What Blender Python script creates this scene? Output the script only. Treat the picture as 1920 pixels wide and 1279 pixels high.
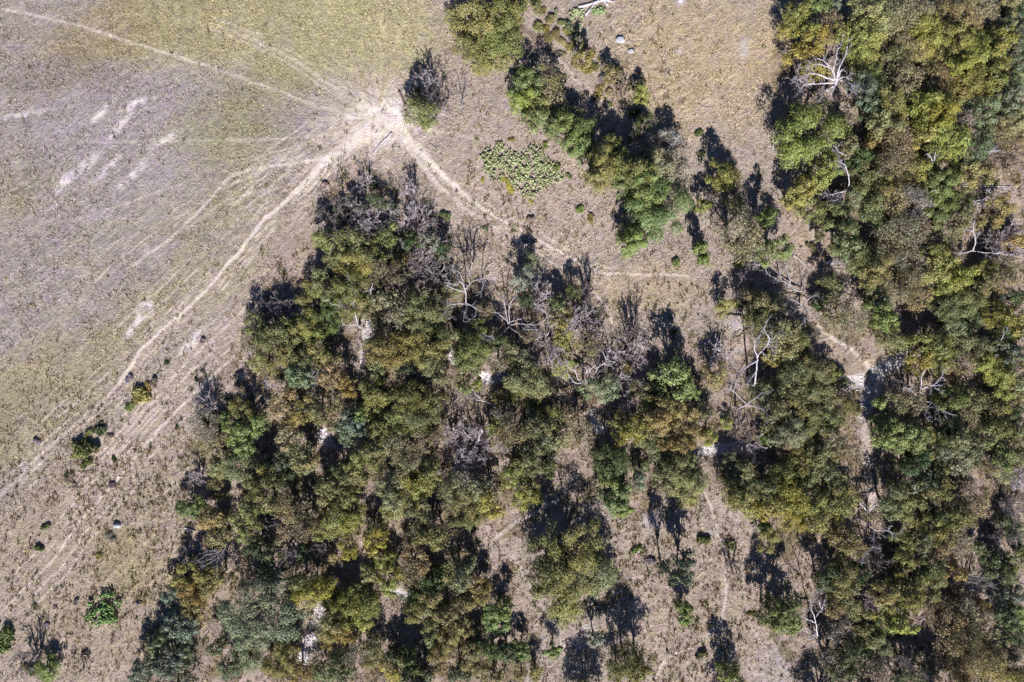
import bpy, math, random
import numpy as np
from mathutils import Vector

for o in list(bpy.data.objects):
    bpy.data.objects.remove(o, do_unlink=True)
SC = bpy.context.scene
COL = SC.collection
R = math.radians

# ------------------------------------------------------------------ camera
H = 110.0                 # drone height
S = 0.08                  # metres on the ground per photograph pixel
cam = bpy.data.cameras.new('camera')
cam.sensor_width = 36.0
cam.lens = 36.0 * H / (1920 * S)
cam.clip_start = 1.0
cam.clip_end = 6000.0
co = bpy.data.objects.new('camera', cam)
co.location = (0, 0, H)
COL.objects.link(co)
SC.camera = co

# ------------------------------------------------------------------ light
SUN_EL, SUN_AZ = 38.0, 176.0      # azimuth clockwise from +Y (image up)
W = bpy.data.worlds.new("World")
SC.world = W
W.use_nodes = True
nt = W.node_tree
nt.nodes.clear()
sky = nt.nodes.new('ShaderNodeTexSky')
sky.sky_type = 'NISHITA'
sky.sun_disc = False
sky.sun_elevation = R(SUN_EL)
sky.sun_rotation = R(SUN_AZ)
sky.air_density = 0.45
sky.dust_density = 0.0
sky.ozone_density = 6.0
bg = nt.nodes.new('ShaderNodeBackground')
bg.inputs['Strength'].default_value = 0.08
wo = nt.nodes.new('ShaderNodeOutputWorld')
nt.links.new(sky.outputs[0], bg.inputs[0])
nt.links.new(bg.outputs[0], wo.inputs[0])
sl = bpy.data.lights.new('sun', 'SUN')
sl.energy = 5.0
sl.angle = R(0.5)
sl.color = (1.0, 0.985, 0.965)
so = bpy.data.objects.new('sun', sl)
sd = Vector((math.sin(R(SUN_AZ)) * math.cos(R(SUN_EL)), math.cos(R(SUN_AZ)) * math.cos(R(SUN_EL)), math.sin(R(SUN_EL))))
so.rotation_euler = sd.to_track_quat('Z', 'Y').to_euler()
so.location = (0, -100, 120)
COL.objects.link(so)
SC.view_settings.view_transform = 'Standard'
SC.view_settings.look = 'None'
SC.view_settings.gamma = 1
SC.view_settings.use_curve_mapping = False
SC.view_settings.exposure = 0.9

# ------------------------------------------------------------------ helpers
def lin(c, k=1.0):
    return tuple(k * ((v / 255.0 / 12.92) if v < 10 else ((v / 255.0 + 0.055) / 1.055) ** 2.4) for v in c)

def px2w(px, py, z=0.0):
    f = 1 - z / H
    return ((px - 960) * S * f, (639.5 - py) * S * f, z)

_tab = {}
def noise(x, y, scale, seed):
    """smooth value noise 0..1, numpy"""
    if seed not in _tab:
        _tab[seed] = np.random.RandomState(seed).rand(256, 256).astype(np.float32)
    t = _tab[seed]
    u = np.asarray(x, dtype=np.float64) / scale + 1000.37 + seed * 3.1
    v = np.asarray(y, dtype=np.float64) / scale + 1000.71 + seed * 1.7
    i = np.floor(u).astype(int); j = np.floor(v).astype(int)
    a = u - i; b = v - j
    a = a * a * (3 - 2 * a); b = b * b * (3 - 2 * b)
    g = lambda p, q: t[p % 256, q % 256]
    return (g(i, j) * (1 - a) + g(i + 1, j) * a) * (1 - b) + (g(i, j + 1) * (1 - a) + g(i + 1, j + 1) * a) * b

def fbm(x, y, scale, seed, n=4):
    s = 0; w = 1; t = 0
    for k in range(n):
        s = s + w * noise(x, y, scale / 2 ** k, seed + k * 17); t += w; w *= 0.55
    return s / t

def seg_dist(x, y, pts):
    """distance to polyline and parameter 0..1 along it"""
    best = np.full(x.shape, 1e9); bt = np.zeros(x.shape)
    n = len(pts) - 1
    for k in range(n):
        ax, ay = pts[k]; bx, by = pts[k + 1]
        dx, dy = bx - ax, by - ay
        L = dx * dx + dy * dy + 1e-9
        t = np.clip(((x - ax) * dx + (y - ay) * dy) / L, 0, 1)
        d = np.hypot(x - ax - t * dx, y - ay - t * dy)
        m = d < best
        best = np.where(m, d, best); bt = np.where(m, (k + t) / n, bt)
    return best, bt

def smooth(a, b, v):
    t = np.clip((v - a) / (b - a), 0, 1)
    return t * t * (3 - 2 * t)

def tag(o, label=None, cat=None, group=None, kind=None):
    if label: o['label'] = label
    if cat: o['category'] = cat
    if group: o['group'] = group
    if kind: o['kind'] = kind
    return o

def mesh_np(name, V, F, mat, smooth_sh=False, attrs=None):
    """V (n,3); F (m,k) constant k"""
    me = bpy.data.meshes.new(name)
    V = np.asarray(V, dtype=np.float32); F = np.asarray(F, dtype=np.int32)
    k = F.shape[1]
    me.vertices.add(len(V)); me.vertices.foreach_set('co', V.ravel())
    me.loops.add(F.size); me.loops.foreach_set('vertex_index', F.ravel())
    me.polygons.add(len(F))
    me.polygons.foreach_set('loop_start', np.arange(0, F.size, k, dtype=np.int32))
    me.polygons.foreach_set('loop_total', np.full(len(F), k, dtype=np.int32))
    if smooth_sh: me.polygons.foreach_set('use_smooth', np.ones(len(F), dtype=bool))
    me.update(calc_edges=True)
    for an, (typ, dom, data) in (attrs or {}).items():
        a = me.attributes.new(an, typ, dom)
        a.data.foreach_set('color' if typ == 'FLOAT_COLOR' else 'value', np.asarray(data, dtype=np.float32).ravel())
    if mat: me.materials.append(mat)
    return me

def obj(name, me, parent=None):
    o = bpy.data.objects.new(name, me)
    COL.objects.link(o)
    if parent: o.parent = parent
    return o

def empty(name, loc, rz=0.0, sc=(1, 1, 1)):
    o = bpy.data.objects.new(name, None)
    o.empty_display_size = 0.5
    o.location = loc; o.rotation_euler = (0, 0, rz); o.scale = sc
    COL.objects.link(o)
    return o

# ------------------------------------------------------------------ materials
def newmat(name):
    m = bpy.data.materials.new(name); m.use_nodes = True
    n = m.node_tree; n.nodes.clear()
    out = n.nodes.new('ShaderNodeOutputMaterial')
    return m, n, out

def N(n, t, **kw):
    nd = n.nodes.new(t)
    for k, v in kw.items():
        setattr(nd, k, v)
    return nd

def math_n(n, op, a, b=None):
    m = N(n, 'ShaderNodeMath', operation=op)
    for i, v in enumerate((a, b)):
        if v is None: continue
        if isinstance(v, (int, float)): m.inputs[i].default_value = v
        else: n.links.new(v, m.inputs[i])
    return m.outputs[0]

def maprange(n, v, a, b, c, d):
    m = N(n, 'ShaderNodeMapRange')
    n.links.new(v, m.inputs[0])
    for i, q in enumerate((a, b, c, d)): m.inputs[i + 1].default_value = q
    return m.outputs[0]

def scale_col(n, col, f):
    v = N(n, 'ShaderNodeVectorMath', operation='SCALE')
    n.links.new(col, v.inputs[0]); n.links.new(f, v.inputs['Scale'])
    return v.outputs[0]

def noise_n(n, vec, scale, detail=4, rough=0.6):
    t = N(n, 'ShaderNodeTexNoise')
    t.inputs['Scale'].default_value = scale; t.inputs['Detail'].default_value = detail; t.inputs['Roughness'].default_value = rough
    n.links.new(vec, t.inputs['Vector'])
    return t.outputs['Fac']

HUB = px2w(705, 222)

def ground_material():
    m, n, out = newmat('ground_cover')
    L = n.links.new
    at = N(n, 'ShaderNodeAttribute', attribute_name='cover')
    gr = N(n, 'ShaderNodeAttribute', attribute_name='grass')     # 0 bare soil .. 1 grass
    rad = N(n, 'ShaderNodeAttribute', attribute_name='radial')
    tc = N(n, 'ShaderNodeNewGeometry')
    pos = tc.outputs['Position']
    f1 = noise_n(n, pos, 0.9, 6, 0.75)
    f2 = noise_n(n, pos, 3.6, 4, 0.8)
    f3 = noise_n(n, pos, 0.16, 4, 0.6)
    # streaks lying along the grazing direction
    mp = N(n, 'ShaderNodeMapping', vector_type='TEXTURE'); mp.inputs['Rotation'].default_value = (0, 0, R(42)); mp.inputs['Scale'].default_value = (4.2, 1.0, 1.0)
    L(pos, mp.inputs['Vector'])
    s1 = noise_n(n, mp.outputs[0], 1.7, 5, 0.7)
    # streaks that run to the trodden hub
    sub = N(n, 'ShaderNodeVectorMath', operation='SUBTRACT'); L(pos, sub.inputs[0]); sub.inputs[1].default_value = (HUB[0], HUB[1], 0)
    sp = N(n, 'ShaderNodeSeparateXYZ'); L(sub.outputs[0], sp.inputs[0])
    ang = math_n(n, 'ARCTAN2', sp.outputs[1], sp.outputs[0])
    ln = N(n, 'ShaderNodeVectorMath', operation='LENGTH'); L(sub.outputs[0], ln.inputs[0])
    cx = N(n, 'ShaderNodeCombineXYZ'); L(math_n(n, 'MULTIPLY', ang, 48.0), cx.inputs[0]); L(math_n(n, 'MULTIPLY', ln.outputs['Value'], 0.5), cx.inputs[1])
    s2 = noise_n(n, cx.outputs[0], 1.0, 5, 0.72)
    mx = N(n, 'ShaderNodeMix'); mx.data_type = 'FLOAT'
    L(rad.outputs['Fac'], mx.inputs[0]); L(s1, mx.inputs[2]); L(s2, mx.inputs[3])
    st = mx.outputs[0]
    a = maprange(n, f1, 0.3, 0.7, 0.72, 1.28)
    b = maprange(n, f2, 0.3, 0.7, 0.62, 1.36)
    c = maprange(n, f3, 0.3, 0.7, 0.92, 1.08)
    d = maprange(n, st, 0.3, 0.7, 0.70, 1.28)
    k = math_n(n, 'MULTIPLY', math_n(n, 'MULTIPLY', a, b), math_n(n, 'MULTIPLY', c, d))
    # bare soil varies less
    kk = N(n, 'ShaderNodeMix'); kk.data_type = 'FLOAT'
    g2 = maprange(n, gr.outputs['Fac'], 0, 1, 0.30, 1.0)
    g2 = math_n(n, 'MULTIPLY', g2, maprange(n, noise_n(n, pos, 0.075, 4, 0.6), 0.35, 0.65, 0.75, 1.3))
    L(g2, kk.inputs[0]); kk.inputs[2].default_value = 1.0; L(k, kk.inputs[3])
    col = scale_col(n, at.outputs['Color'], kk.outputs[0])
    # straw / mauve hue shift
    hue = noise_n(n, pos, 0.55, 5, 0.7)
    m2 = N(n, 'ShaderNodeMix'); m2.data_type = 'RGBA'; m2.blend_type = 'MULTIPLY'
    m2.inputs[0].default_value = 1.0
    cr = N(n, 'ShaderNodeValToRGB')
    cr.color_ramp.elements[0].position = 0.36; cr.color_ramp.elements[0].color = (1.0, 0.93, 1.0, 1)
    cr.color_ramp.elements[1].position = 0.64; cr.color_ramp.elements[1].color = (1.0, 1.0, 0.84, 1)
    L(hue, cr.inputs[0]); L(col, m2.inputs[6]); L(cr.outputs[0], m2.inputs[7])
    bs = N(n, 'ShaderNodeBsdfPrincipled'); bs.inputs['Roughness'].default_value = 0.95
    bs.inputs['Specular IOR Level'].default_value = 0.1
    L(m2.outputs[2], bs.inputs['Base Color'])
    hh = math_n(n, 'ADD', math_n(n, 'MULTIPLY', f1, 1.0), math_n(n, 'ADD', math_n(n, 'MULTIPLY', f2, 0.35), math_n(n, 'MULTIPLY', st, 0.5)))
    bp = N(n, 'ShaderNodeBump'); bp.inputs['Distance'].default_value = 0.55
    L(maprange(n, gr.outputs['Fac'], 0, 1, 0.22, 0.9), bp.inputs['Strength'])
    L(hh, bp.inputs['Height']); L(bp.outputs[0], bs.inputs['Normal'])
    L(bs.outputs[0], out.inputs[0])
    return m

def leaf_material(name, trans=0.25):
    m, n, out = newmat(name)
    L = n.links.new
    oi = N(n, 'ShaderNodeObjectInfo')
    at = N(n, 'ShaderNodeAttribute', attribute_name='tint')
    hs = N(n, 'ShaderNodeAttribute', attribute_name='turn')
    v = scale_col(n, oi.outputs['Color'], maprange(n, at.outputs['Fac'], 0, 1, 0.55, 1.5))
    mx = N(n, 'ShaderNodeMix'); mx.data_type = 'RGBA'; mx.blend_type = 'MULTIPLY'
    L(maprange(n, hs.outputs['Fac'], 0, 1, 0.0, 1.0), mx.inputs[0]); L(v, mx.inputs[6]); mx.inputs[7].default_value = (1.15, 0.97, 0.9, 1)
    d = N(n, 'ShaderNodeBsdfDiffuse'); L(mx.outputs[2], d.inputs[0])
    t = N(n, 'ShaderNodeBsdfTranslucent'); L(mx.outputs[2], t.inputs[0])
    g = N(n, 'ShaderNodeBsdfGlossy'); g.inputs['Roughness'].default_value = 0.5; g.inputs[0].default_value = (1, 1, 1, 1)
    a = N(n, 'ShaderNodeMixShader'); a.inputs[0].default_value = trans; L(d.outputs[0], a.inputs[1]); L(t.outputs[0], a.inputs[2])
    b = N(n, 'ShaderNodeMixShader'); b.inputs[0].default_value = 0.025; L(a.outputs[0], b.inputs[1]); L(g.outputs[0], b.inputs[2])
    L(b.outputs[0], out.inputs[0])
    return m

def wood_material(name, c1, c2, use_obj=False):
    m, n, out = newmat(name)
    L = n.links.new
    tc = N(n, 'ShaderNodeTexCoord')
    f = noise_n(n, tc.outputs['Object'], 2.5, 5, 0.7)
    cr = N(n, 'ShaderNodeValToRGB')
    cr.color_ramp.elements[0].position = 0.35; cr.color_ramp.elements[0].color = (*c1, 1)
    cr.color_ramp.elements[1].position = 0.65; cr.color_ramp.elements[1].color = (*c2, 1)
    L(f, cr.inputs[0])
    bs = N(n, 'ShaderNodeBsdfPrincipled'); bs.inputs['Roughness'].default_value = 0.85; bs.inputs['Specular IOR Level'].default_value = 0.2
    if use_obj:
        oi = N(n, 'ShaderNodeObjectInfo')
        mx = N(n, 'ShaderNodeMix'); mx.data_type = 'RGBA'; mx.blend_type = 'MULTIPLY'; mx.inputs[0].default_value = 1
        L(cr.outputs[0], mx.inputs[6]); L(oi.outputs['Color'], mx.inputs[7]); L(mx.outputs[2], bs.inputs['Base Color'])
    else:
        L(cr.outputs[0], bs.inputs['Base Color'])
    bp = N(n, 'ShaderNodeBump'); bp.inputs['Strength'].default_value = 0.5; bp.inputs['Distance'].default_value = 0.05
    L(f, bp.inputs['Height']); L(bp.outputs[0], bs.inputs['Normal'])
    L(bs.outputs[0], out.inputs[0])
    return m

def attr_material(name, rough=0.9):
    """colour comes from the mesh's own 'shade' attribute (each blade or stone has its own)"""
    m, n, out = newmat(name)
    at = N(n, 'ShaderNodeAttribute', attribute_name='shade')
    tc = N(n, 'ShaderNodeNewGeometry')
    f = noise_n(n, tc.outputs['Position'], 9.0, 3, 0.6)
    bs = N(n, 'ShaderNodeBsdfPrincipled'); bs.inputs['Roughness'].default_value = rough; bs.inputs['Specular IOR Level'].default_value = 0.15
    n.links.new(scale_col(n, at.outputs['Color'], maprange(n, f, 0.3, 0.7, 0.8, 1.15)), bs.inputs['Base Color'])
    n.links.new(bs.outputs[0], out.inputs[0])
    return m

M_GROUND = ground_material()
M_LEAF = leaf_material('leaves', 0.08)
M_PAD = leaf_material('cactus_pads', 0.02)
M_BARK = wood_material('bark', lin((88, 74, 66)), lin((132, 116, 106)))
M_TWIG = wood_material('grey_twigs', lin((142, 132, 134)), lin((190, 182, 186)), True)
M_DEAD = wood_material('bleached_wood', lin((140, 130, 132)), lin((205, 197, 200)), True)
M_STRAW = attr_material('straw')
M_STONE = attr_material('stone', 0.8)
M_ROCK = wood_material('limestone', lin((135, 132, 136)), lin((180, 178, 184)))

# ------------------------------------------------------------------ ground
# trails traced over the field: (points in photograph pixels, width px start, width px end, strength)
TRAILS = {
 'upper_field': ([(0,15),(60,28),(140,45),(250,80),(350,112),(430,138),(500,162),(560,186),(620,205),(670,222)], 4, 5, .50),
 'second_upper': ([(395,42),(480,75),(560,118),(620,160),(690,208)], 3, 5, .40),
 'main_left': ([(715,235),(672,258),(640,285),(600,312),(562,355),(500,410),(450,470),(400,530),(350,582),(300,622),(262,662),(240,695),(222,722)], 24, 5, .95),
 'fork': ([(640,285),(600,298),(540,308),(480,316),(430,334),(400,368),(345,425),(300,462),(245,500)], 6, 5, .6),
 'fork_low': ([(520,352),(470,362),(420,378),(350,430)], 4, 3, .4),
 'level': ([(660,248),(600,254),(540,259),(480,262),(300,265),(150,268)], 4, 3, .35),
 'hub_spur': ([(575,232),(545,252),(520,268),(478,300)], 4, 3, .35),
 'main_right': ([(735,232),(775,272),(830,328),(880,372),(930,408),(990,438),(1050,472),(1100,503),(1140,513),(1200,514),(1290,518)], 15, 4, .85),
 'main_right_rut': ([(775,290),(820,343),(870,388),(915,418),(970,448),(1030,488),(1095,520)], 7, 4, .6),
 'spur_down': ([(1115,550),(1135,573),(1148,605),(1162,636),(1205,652),(1212,690)], 4, 4, .55),
 'shrub_loop': ([(795,240),(850,252),(900,262),(935,273)], 4, 3, .45),
 'low_left_a': ([(440,668),(380,722),(300,802),(250,862),(200,922),(140,990),(100,1050),(50,1100),(0,1150)], 4, 4, .6),
 'low_left_b': ([(480,560),(420,618),(350,680),(285,755),(220,830),(160,900)], 4, 4, .45),
 'low_left_c': ([(222,722),(180,762),(100,832),(50,880),(0,930)], 5, 6, .5),
 'clearing': ([(1312,905),(1336,960),(1345,1000),(1360,1038),(1362,1100),(1355,1160),(1310,1208),(1250,1232),(1225,1279)], 4, 3, .7),
 'clearing_b': ([(1390,1050),(1395,1120),(1410,1180),(1440,1230)], 4, 4, .4),
 'creek_low': ([(1618,780),(1625,850),(1634,905),(1636,950)], 13, 13, .5),
 'creek_track': ([(1535,612),(1560,634),(1595,655),(1622,678),(1640,700)], 5, 6, .7),
 'north_track': ([(985,55),(1010,75),(1040,105),(1075,142),(1115,178),(1150,205)], 7, 5, .45),
 'glade': ([(935,1005),(968,978),(1010,955),(1045,938)], 6, 5, .5),
 'glade_b': ([(958,1040),(985,1080),(1010,1130),(1050,1185),(1062,1240)], 8, 8, .35),
 'east_strip': ([(1470,330),(1492,385),(1520,430),(1540,470)], 10, 10, .45),
}
# pale stony creek bed patches: (points, radius px)
CREEK = [([(842,645),(850,680)], 6), ([(905,712),(950,706)], 8), ([(1105,778),(1118,808)], 7), ([(1310,850),(1375,842),(1420,840)], 9),
         ([(1592,722),(1640,712),(1660,690),(1708,668)], 13), ([(1645,705),(1640,740),(1622,772)], 14),
         ([(608,815),(620,840)], 11), ([(690,600),(694,640),(690,680)], 8), ([(600,1150),(590,1190),(562,1248)], 12), ([(740,1108),(760,1122)], 7)]

FOREST = [(430,660),(470,560),(590,430),(640,330),(760,330),(850,400),(860,500),(1000,520),(1120,560),(1140,640),(1260,640),(1380,640),(1390,540),
          (1450,560),(1560,620),(1620,560),(1600,470),(1480,330),(1460,160),(1470,0),(1960,0),(1960,1320),(1500,1320),(1420,1160),(1440,1040),(1420,1000),(1300,920),(1180,980),(1130,930),(930,1010),(1000,1150),(960,1320),(230,1320),(300,1080),(330,940),(350,820)]

def in_poly(x, y, poly):
    r = np.zeros(x.shape, dtype=bool)
    n = len(poly)
    for i in range(n):
        x1, y1 = poly[i]; x2, y2 = poly[(i + 1) % n]
        if y1 == y2: continue
        c = ((y1 > y) != (y2 > y)) & (x < (x2 - x1) * (y - y1) / (y2 - y1) + x1)
        r ^= c
    return r

def height(X, Y):
    px = X / S + 960; py = 639.5 - Y / S
    h = (fbm(X, Y, 34, 91, 2) - .5) * 1.1 + (fbm(X, Y, 5, 95, 3) - .5) * 0.28
    for pts, r in CREEK:
        d, _ = seg_dist(px, py, pts)
        h = h - 0.45 * np.exp(-(d / (r * 1.6)) ** 2)
    return h

def cover(X, Y):
    """natural colour of the ground cover, grass amount and direction of the trampled streaks"""
    px = X / S + 960; py = 639.5 - Y / S
    wx = (fbm(X, Y, 9, 11, 3) - .5) * 90; wy = (fbm(X, Y, 9, 12, 3) - .5) * 90
    qx, qy = px + wx, py + wy
    sx = px + (fbm(X, Y, 1.8, 13, 3) - .5) * 6; sy = py + (fbm(X, Y, 1.8, 14, 3) - .5) * 6
    C = np.zeros(X.shape + (3,)); C[:] = lin((176, 162, 153))
    G = np.full(X.shape, .85)
    def put(col, m, g=None):
        nonlocal C, G
        m = np.clip(m, 0, 1)
        C = C * (1 - m[..., None]) + np.array(lin(col)) * m[..., None]
        if g is not None: G = G * (1 - m) + g * m
    def ell(cx, cy, rx, ry, rot=0, x=None, y=None, soft=.6):
        x = qx if x is None else x; y = qy if y is None else y
        a = R(rot); dx = x - cx; dy = y - cy
        u = dx * math.cos(a) - dy * math.sin(a); v = dx * math.sin(a) + dy * math.cos(a)
        d = np.sqrt((u / rx) ** 2 + (v / ry) ** 2)
        return 1 - smooth(1 - soft, 1 + soft * .5, d)
    # left field
    edge = seg_dist(qx, qy, [(-2000, 2300), (0, 1010), (440, 620), (700, 250), (830, 20), (900, -900)])
    cross = in_poly(qx, qy, [(-9000, -9000), (860, -9000), (860, 0), (745, 200), (700, 250), (430, 640), (0, 1010), (-2000, 2300), (-9000, 2300)])
    field = np.where(cross, smooth(0, 130, edge[0]), 0)
    put((169, 158, 155), field, .9)
    pn = fbm(X * .8 + Y * .6, (Y * .8 - X * .6) * 2.2, 16, 21, 4)
    put((168, 158, 134), field * smooth(.42, .66, pn) * .8)
    # olive grass
    put((180, 172, 134), ell(560, 60, 300, 95, 0) * .7)
    put((172, 162, 122), ell(330, 50, 170, 60, 0) * .55)
    put((186, 178, 138), ell(690, 70, 110, 120, 0) * .6)
    put((164, 157, 120), ell(470, 170, 170, 50, 20) * .5)
    put((166, 150, 118), ell(170, 60, 120, 45, 0) * .6)
    put((172, 162, 128), ell(330, 560, 300, 55, 38) * .5)
    put((168, 158, 132), ell(180, 660, 260, 60, 30) * .5)
    put((168, 156, 132), ell(70, 740, 190, 90, 30) * .5)
    put((160, 156, 116), ell(420, 250, 120, 50, 0) * .5)
    put((150, 140, 108), ell(30, 310, 80, 70, 0) * .5)
    # lilac bare crust
    put((167, 157, 162), ell(190, 230, 260, 110, 25) * .7, .7)
    put((168, 158, 162), ell(260, 400, 230, 70, 30) * .6, .7)
    put((150, 138, 134), ell(150, 130, 180, 45, 0) * .6)
    put((168, 150, 143), ell(500, 540, 190, 42, 52) * .6)
    # lower left browns
    put((172, 156, 139), ell(200, 1080, 260, 260, 0) * .75)
    put((170, 156, 144), ell(300, 900, 160, 200, 0) * .6)
    put((150, 142, 88), ell(240, 1060, 60, 50, 0) * .35)
    # right clearings
    put((188, 170, 143), ell(1300, 110, 190, 170, 0) * .8)
    put((200, 176, 136), ell(1462, 60, 50, 110, 0) * .35)
    put((188, 171, 160), ell(1010, 380, 230, 160, 30) * .6)
    put((176, 158, 136), ell(1190, 560, 140, 60, 10) * .7, .5)
    put((176, 158, 145), ell(1300, 1130, 200, 190, 0) * .7)
    put((176, 160, 158), ell(1400, 960, 60, 70, 0) * .5, .5)
    put((170, 160, 165), ell(1450, 1230, 70, 50, 0) * .5, .5)
    put((182, 158, 142), ell(1520, 440, 60, 80, 40) * .6)
    # forest floor, leaf litter
    fo = in_poly(qx, qy, FOREST)
    fs = np.where(fo, smooth(0, 38, seg_dist(qx, qy, FOREST + FOREST[:1])[0]), 0)
    put((164, 147, 136), fs * .75, .75)
    put((178, 158, 150), np.where(fo, smooth(.58, .72, fbm(X, Y, 4, 33, 3)) * .7, 0), .5)
    put((118, 106, 76), np.where(fo, smooth(.52, .68, fbm(X, Y, 3, 37, 3)) * .6, 0), .9)
    # scuffed pale streaks
    for cx, cy, a, b, rot in [(197,205,22,6,50),(180,222,12,5,48),(222,238,30,6,50),(250,196,22,6,30),(155,315,34,7,42),(122,340,20,7,45),(203,318,26,6,45),(250,330,28,6,47),(310,262,26,6,30),
                              (270,585,20,11,55),(250,615,20,6,50),(360,640,26,7,45),(40,214,34,4,8)]:
        put((218, 208, 212), ell(cx, cy, a * 1.45, b * 1.3, rot, sx + wx * .1, sy + wy * .1, .9) * smooth(.22, .56, fbm(X, Y, .7, 58, 4)) * .95, .35)
    for cx, cy, a, b in [(1395,90,10,22),(1275,5,12,10),(1340,640,26,12),(1380,610,22,14),(1215,975,20,16),(1080,1210,22,14),(1100,1180,16,12),(1410,930,24,10),(1330,1000,14,8),(1585,488,20,12),(1380,660,18,9),(1270,100,8,8)]:
        put((184, 176, 184), ell(cx, cy, a, b, 0, sx, sy, .8) * .7, .3)
    # hub and trails
    dist = np.hypot(sx - 705, (sy - 222) * 1.25)
    put((206, 194, 188), (1 - smooth(30, 150, dist + (fbm(X, Y, 1.2, 41, 3) - .5) * 90)) * .75, .35)
    put((232, 223, 219), (1 - smooth(26, 80, dist + (fbm(X, Y, .8, 42, 4) - .5) * 44)) * .95, .3)
    put((140, 120, 108), (1 - smooth(50, 110, dist)) * smooth(.64, .72, fbm(X, Y, .5, 44, 2)) * .55, .3)
    for key, ww in (('main_left', 40), ('low_left_a', 55), ('low_left_b', 30)):
        d, t = seg_dist(sx, sy, TRAILS[key][0])
        put((182, 166, 158), (1 - smooth(ww * .3, ww, d)) * .28, .7)
    for k, (pts, w0, w1, st) in TRAILS.items():
        d, t = seg_dist(sx, sy, pts)
        w = w0 + (w1 - w0) * np.minimum(t * 2.6, 1)
        n = .45 + .75 * fbm(X, Y, 1.5, 47, 3)
        put((222, 210, 204), (1 - smooth(w * .15, w * 1.15, d)) * np.minimum(st * n * 1.25, 1) * (1 - (.5 if k in ('main_right', 'main_right_rut') else .25) * t), .2)
        put((150, 130, 116), smooth(w * .7, w * .95, d) * (1 - smooth(w * .95, w * 1.5, d)) * st * .35 * n)
    rs = random.Random(5)
    for i in range(34):
        a = R(rs.uniform(70, 205)); l = rs.uniform(90, 420); b = rs.uniform(-.35, .35)
        pts = [(705 + math.cos(a + b * t * t) * (25 + l * t), 222 - math.sin(a + b * t * t) * (25 + l * t)) for t in (0, .25, .5, .75, 1)]
        d, t = seg_dist(sx, sy, pts)
        put((196, 180, 158) if i % 3 else (128, 116, 88), (1 - smooth(.5, 2.6, d)) * .38 * (1 - t) ** .7, .4)
    def rut(pts, w, st):
        d, t = seg_dist(sx, sy, pts)
        m = (1 - smooth(w * .2, w, d)) * st * smooth(.30, .58, fbm(X, Y, 3.2, 143, 3)) * (1 - smooth(.8, 1, t))
        put((212, 199, 194), m, .3)
        put((136, 120, 112), smooth(w, w * 1.4, d) * (1 - smooth(w * 1.4, w * 2.2, d)) * st * .22)
    for i in range(15):      # ruts fanning out of the hub to the lower left
        a = R(rs.uniform(186, 236)); l = rs.uniform(220, 760); b = rs.uniform(-.16, .2)
        rut([(705 + math.cos(a + b * t * t) * (30 + l * t), 222 - math.sin(a + b * t * t) * (30 + l * t)) for t in (0, .2, .4, .6, .8, 1)], rs.uniform(1.6, 3.0), rs.uniform(.3, .65))
    for key, offs in (('main_left', (-26, -15, 13, 24, 38, 52)), ('low_left_a', (-30, -18, 14, 27)), ('low_left_b', (-20, 12, 25)), ('low_left_c', (-24, -10, 13, 26, 40)), ('main_right', (-13, 10, 20)), ('second_upper', (-14, 12))):
        P_ = np.array(TRAILS[key][0], float); T_ = np.gradient(P_, axis=0); T_ /= np.linalg.norm(T_, axis=1)[:, None]
        for o_ in offs:
            k_ = np.minimum(np.arange(len(P_)) / 2.0, 1)[:, None] if key.startswith('main') else 1
            Q_ = P_ + np.stack([-T_[:, 1], T_[:, 0]], 1) * o_ * k_ * (1 + .2 * math.sin(o_))
            rut([tuple(q) for q in Q_], 2.6, .6)
    for i in range(26):      # faint cattle lines beside the wood
        a = rs.uniform(0, 1); x0 = 40 + a * 520; y0 = 1020 - a * 640 + rs.uniform(-90, 90); l = rs.uniform(60, 190); g = R(rs.uniform(36, 54))
        pts = [(x0 + math.cos(g) * l * t, y0 - math.sin(g) * l * t + 6 * math.sin(t * 5 + i)) for t in (-.5, -.2, .1, .5)]
        d, t = seg_dist(sx, sy, pts)
        put((196, 178, 168), (1 - smooth(.5, 2.4, d)) * .4, .4)
    # dark brown strip north of the green trees
    d, t = seg_dist(sx, sy, [(978,50),(1008,72),(1040,102)])
    put((96, 78, 68), (1 - smooth(3, 8, d)) * .8, .4)
    # creek
    for pts, r in CREEK:
        d, _ = seg_dist(sx + wx * .25, sy + wy * .25, pts)
        put((222, 214, 216), (1 - smooth(r * .6, r * 1.35, d)) * .95, .3)
    Rm = 1 - smooth(120, 560, np.hypot(px - 705, py - 222))
    Rm = Rm * smooth(-60, 120, (250 - py) + (px - 700) * .0)
    return C * .79, G, np.clip(Rm, 0, 1)

def with_cover(name, V, F, mat):
    C, G, Rm = cover(V[:, 0], V[:, 1])
    C4 = np.concatenate([C, np.ones((len(C), 1))], 1)
    return mesh_np(name, V, F, mat, True, {'cover': ('FLOAT_COLOR', 'POINT', C4), 'grass': ('FLOAT', 'POINT', G), 'radial': ('FLOAT', 'POINT', Rm)})

def grid_faces(nx, ny):
    i = np.arange(nx - 1)[None, :] + np.arange(ny - 1)[:, None] * nx
    return np.stack([i, i + 1, i + nx + 1, i + nx], -1).reshape(-1, 4)

def axis(lim, step, far):
    a = list(np.arange(0, lim, step)); s = step
    while a[-1] < far:
        s *= 1.35; a.append(a[-1] + s)
    a = np.array(a); return np.concatenate([-a[:0:-1], a])

ax_ = axis(84, .25, 2500); ay_ = axis(58, .25, 2500)
X, Y = np.meshgrid(ax_, ay_)
V = np.stack([X.ravel(), Y.ravel(), height(X, Y).ravel()], 1)
g = obj('ground', with_cover('ground', V, grid_faces(len(ax_), len(ay_)), M_GROUND))
tag(g, kind='structure')

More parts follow.
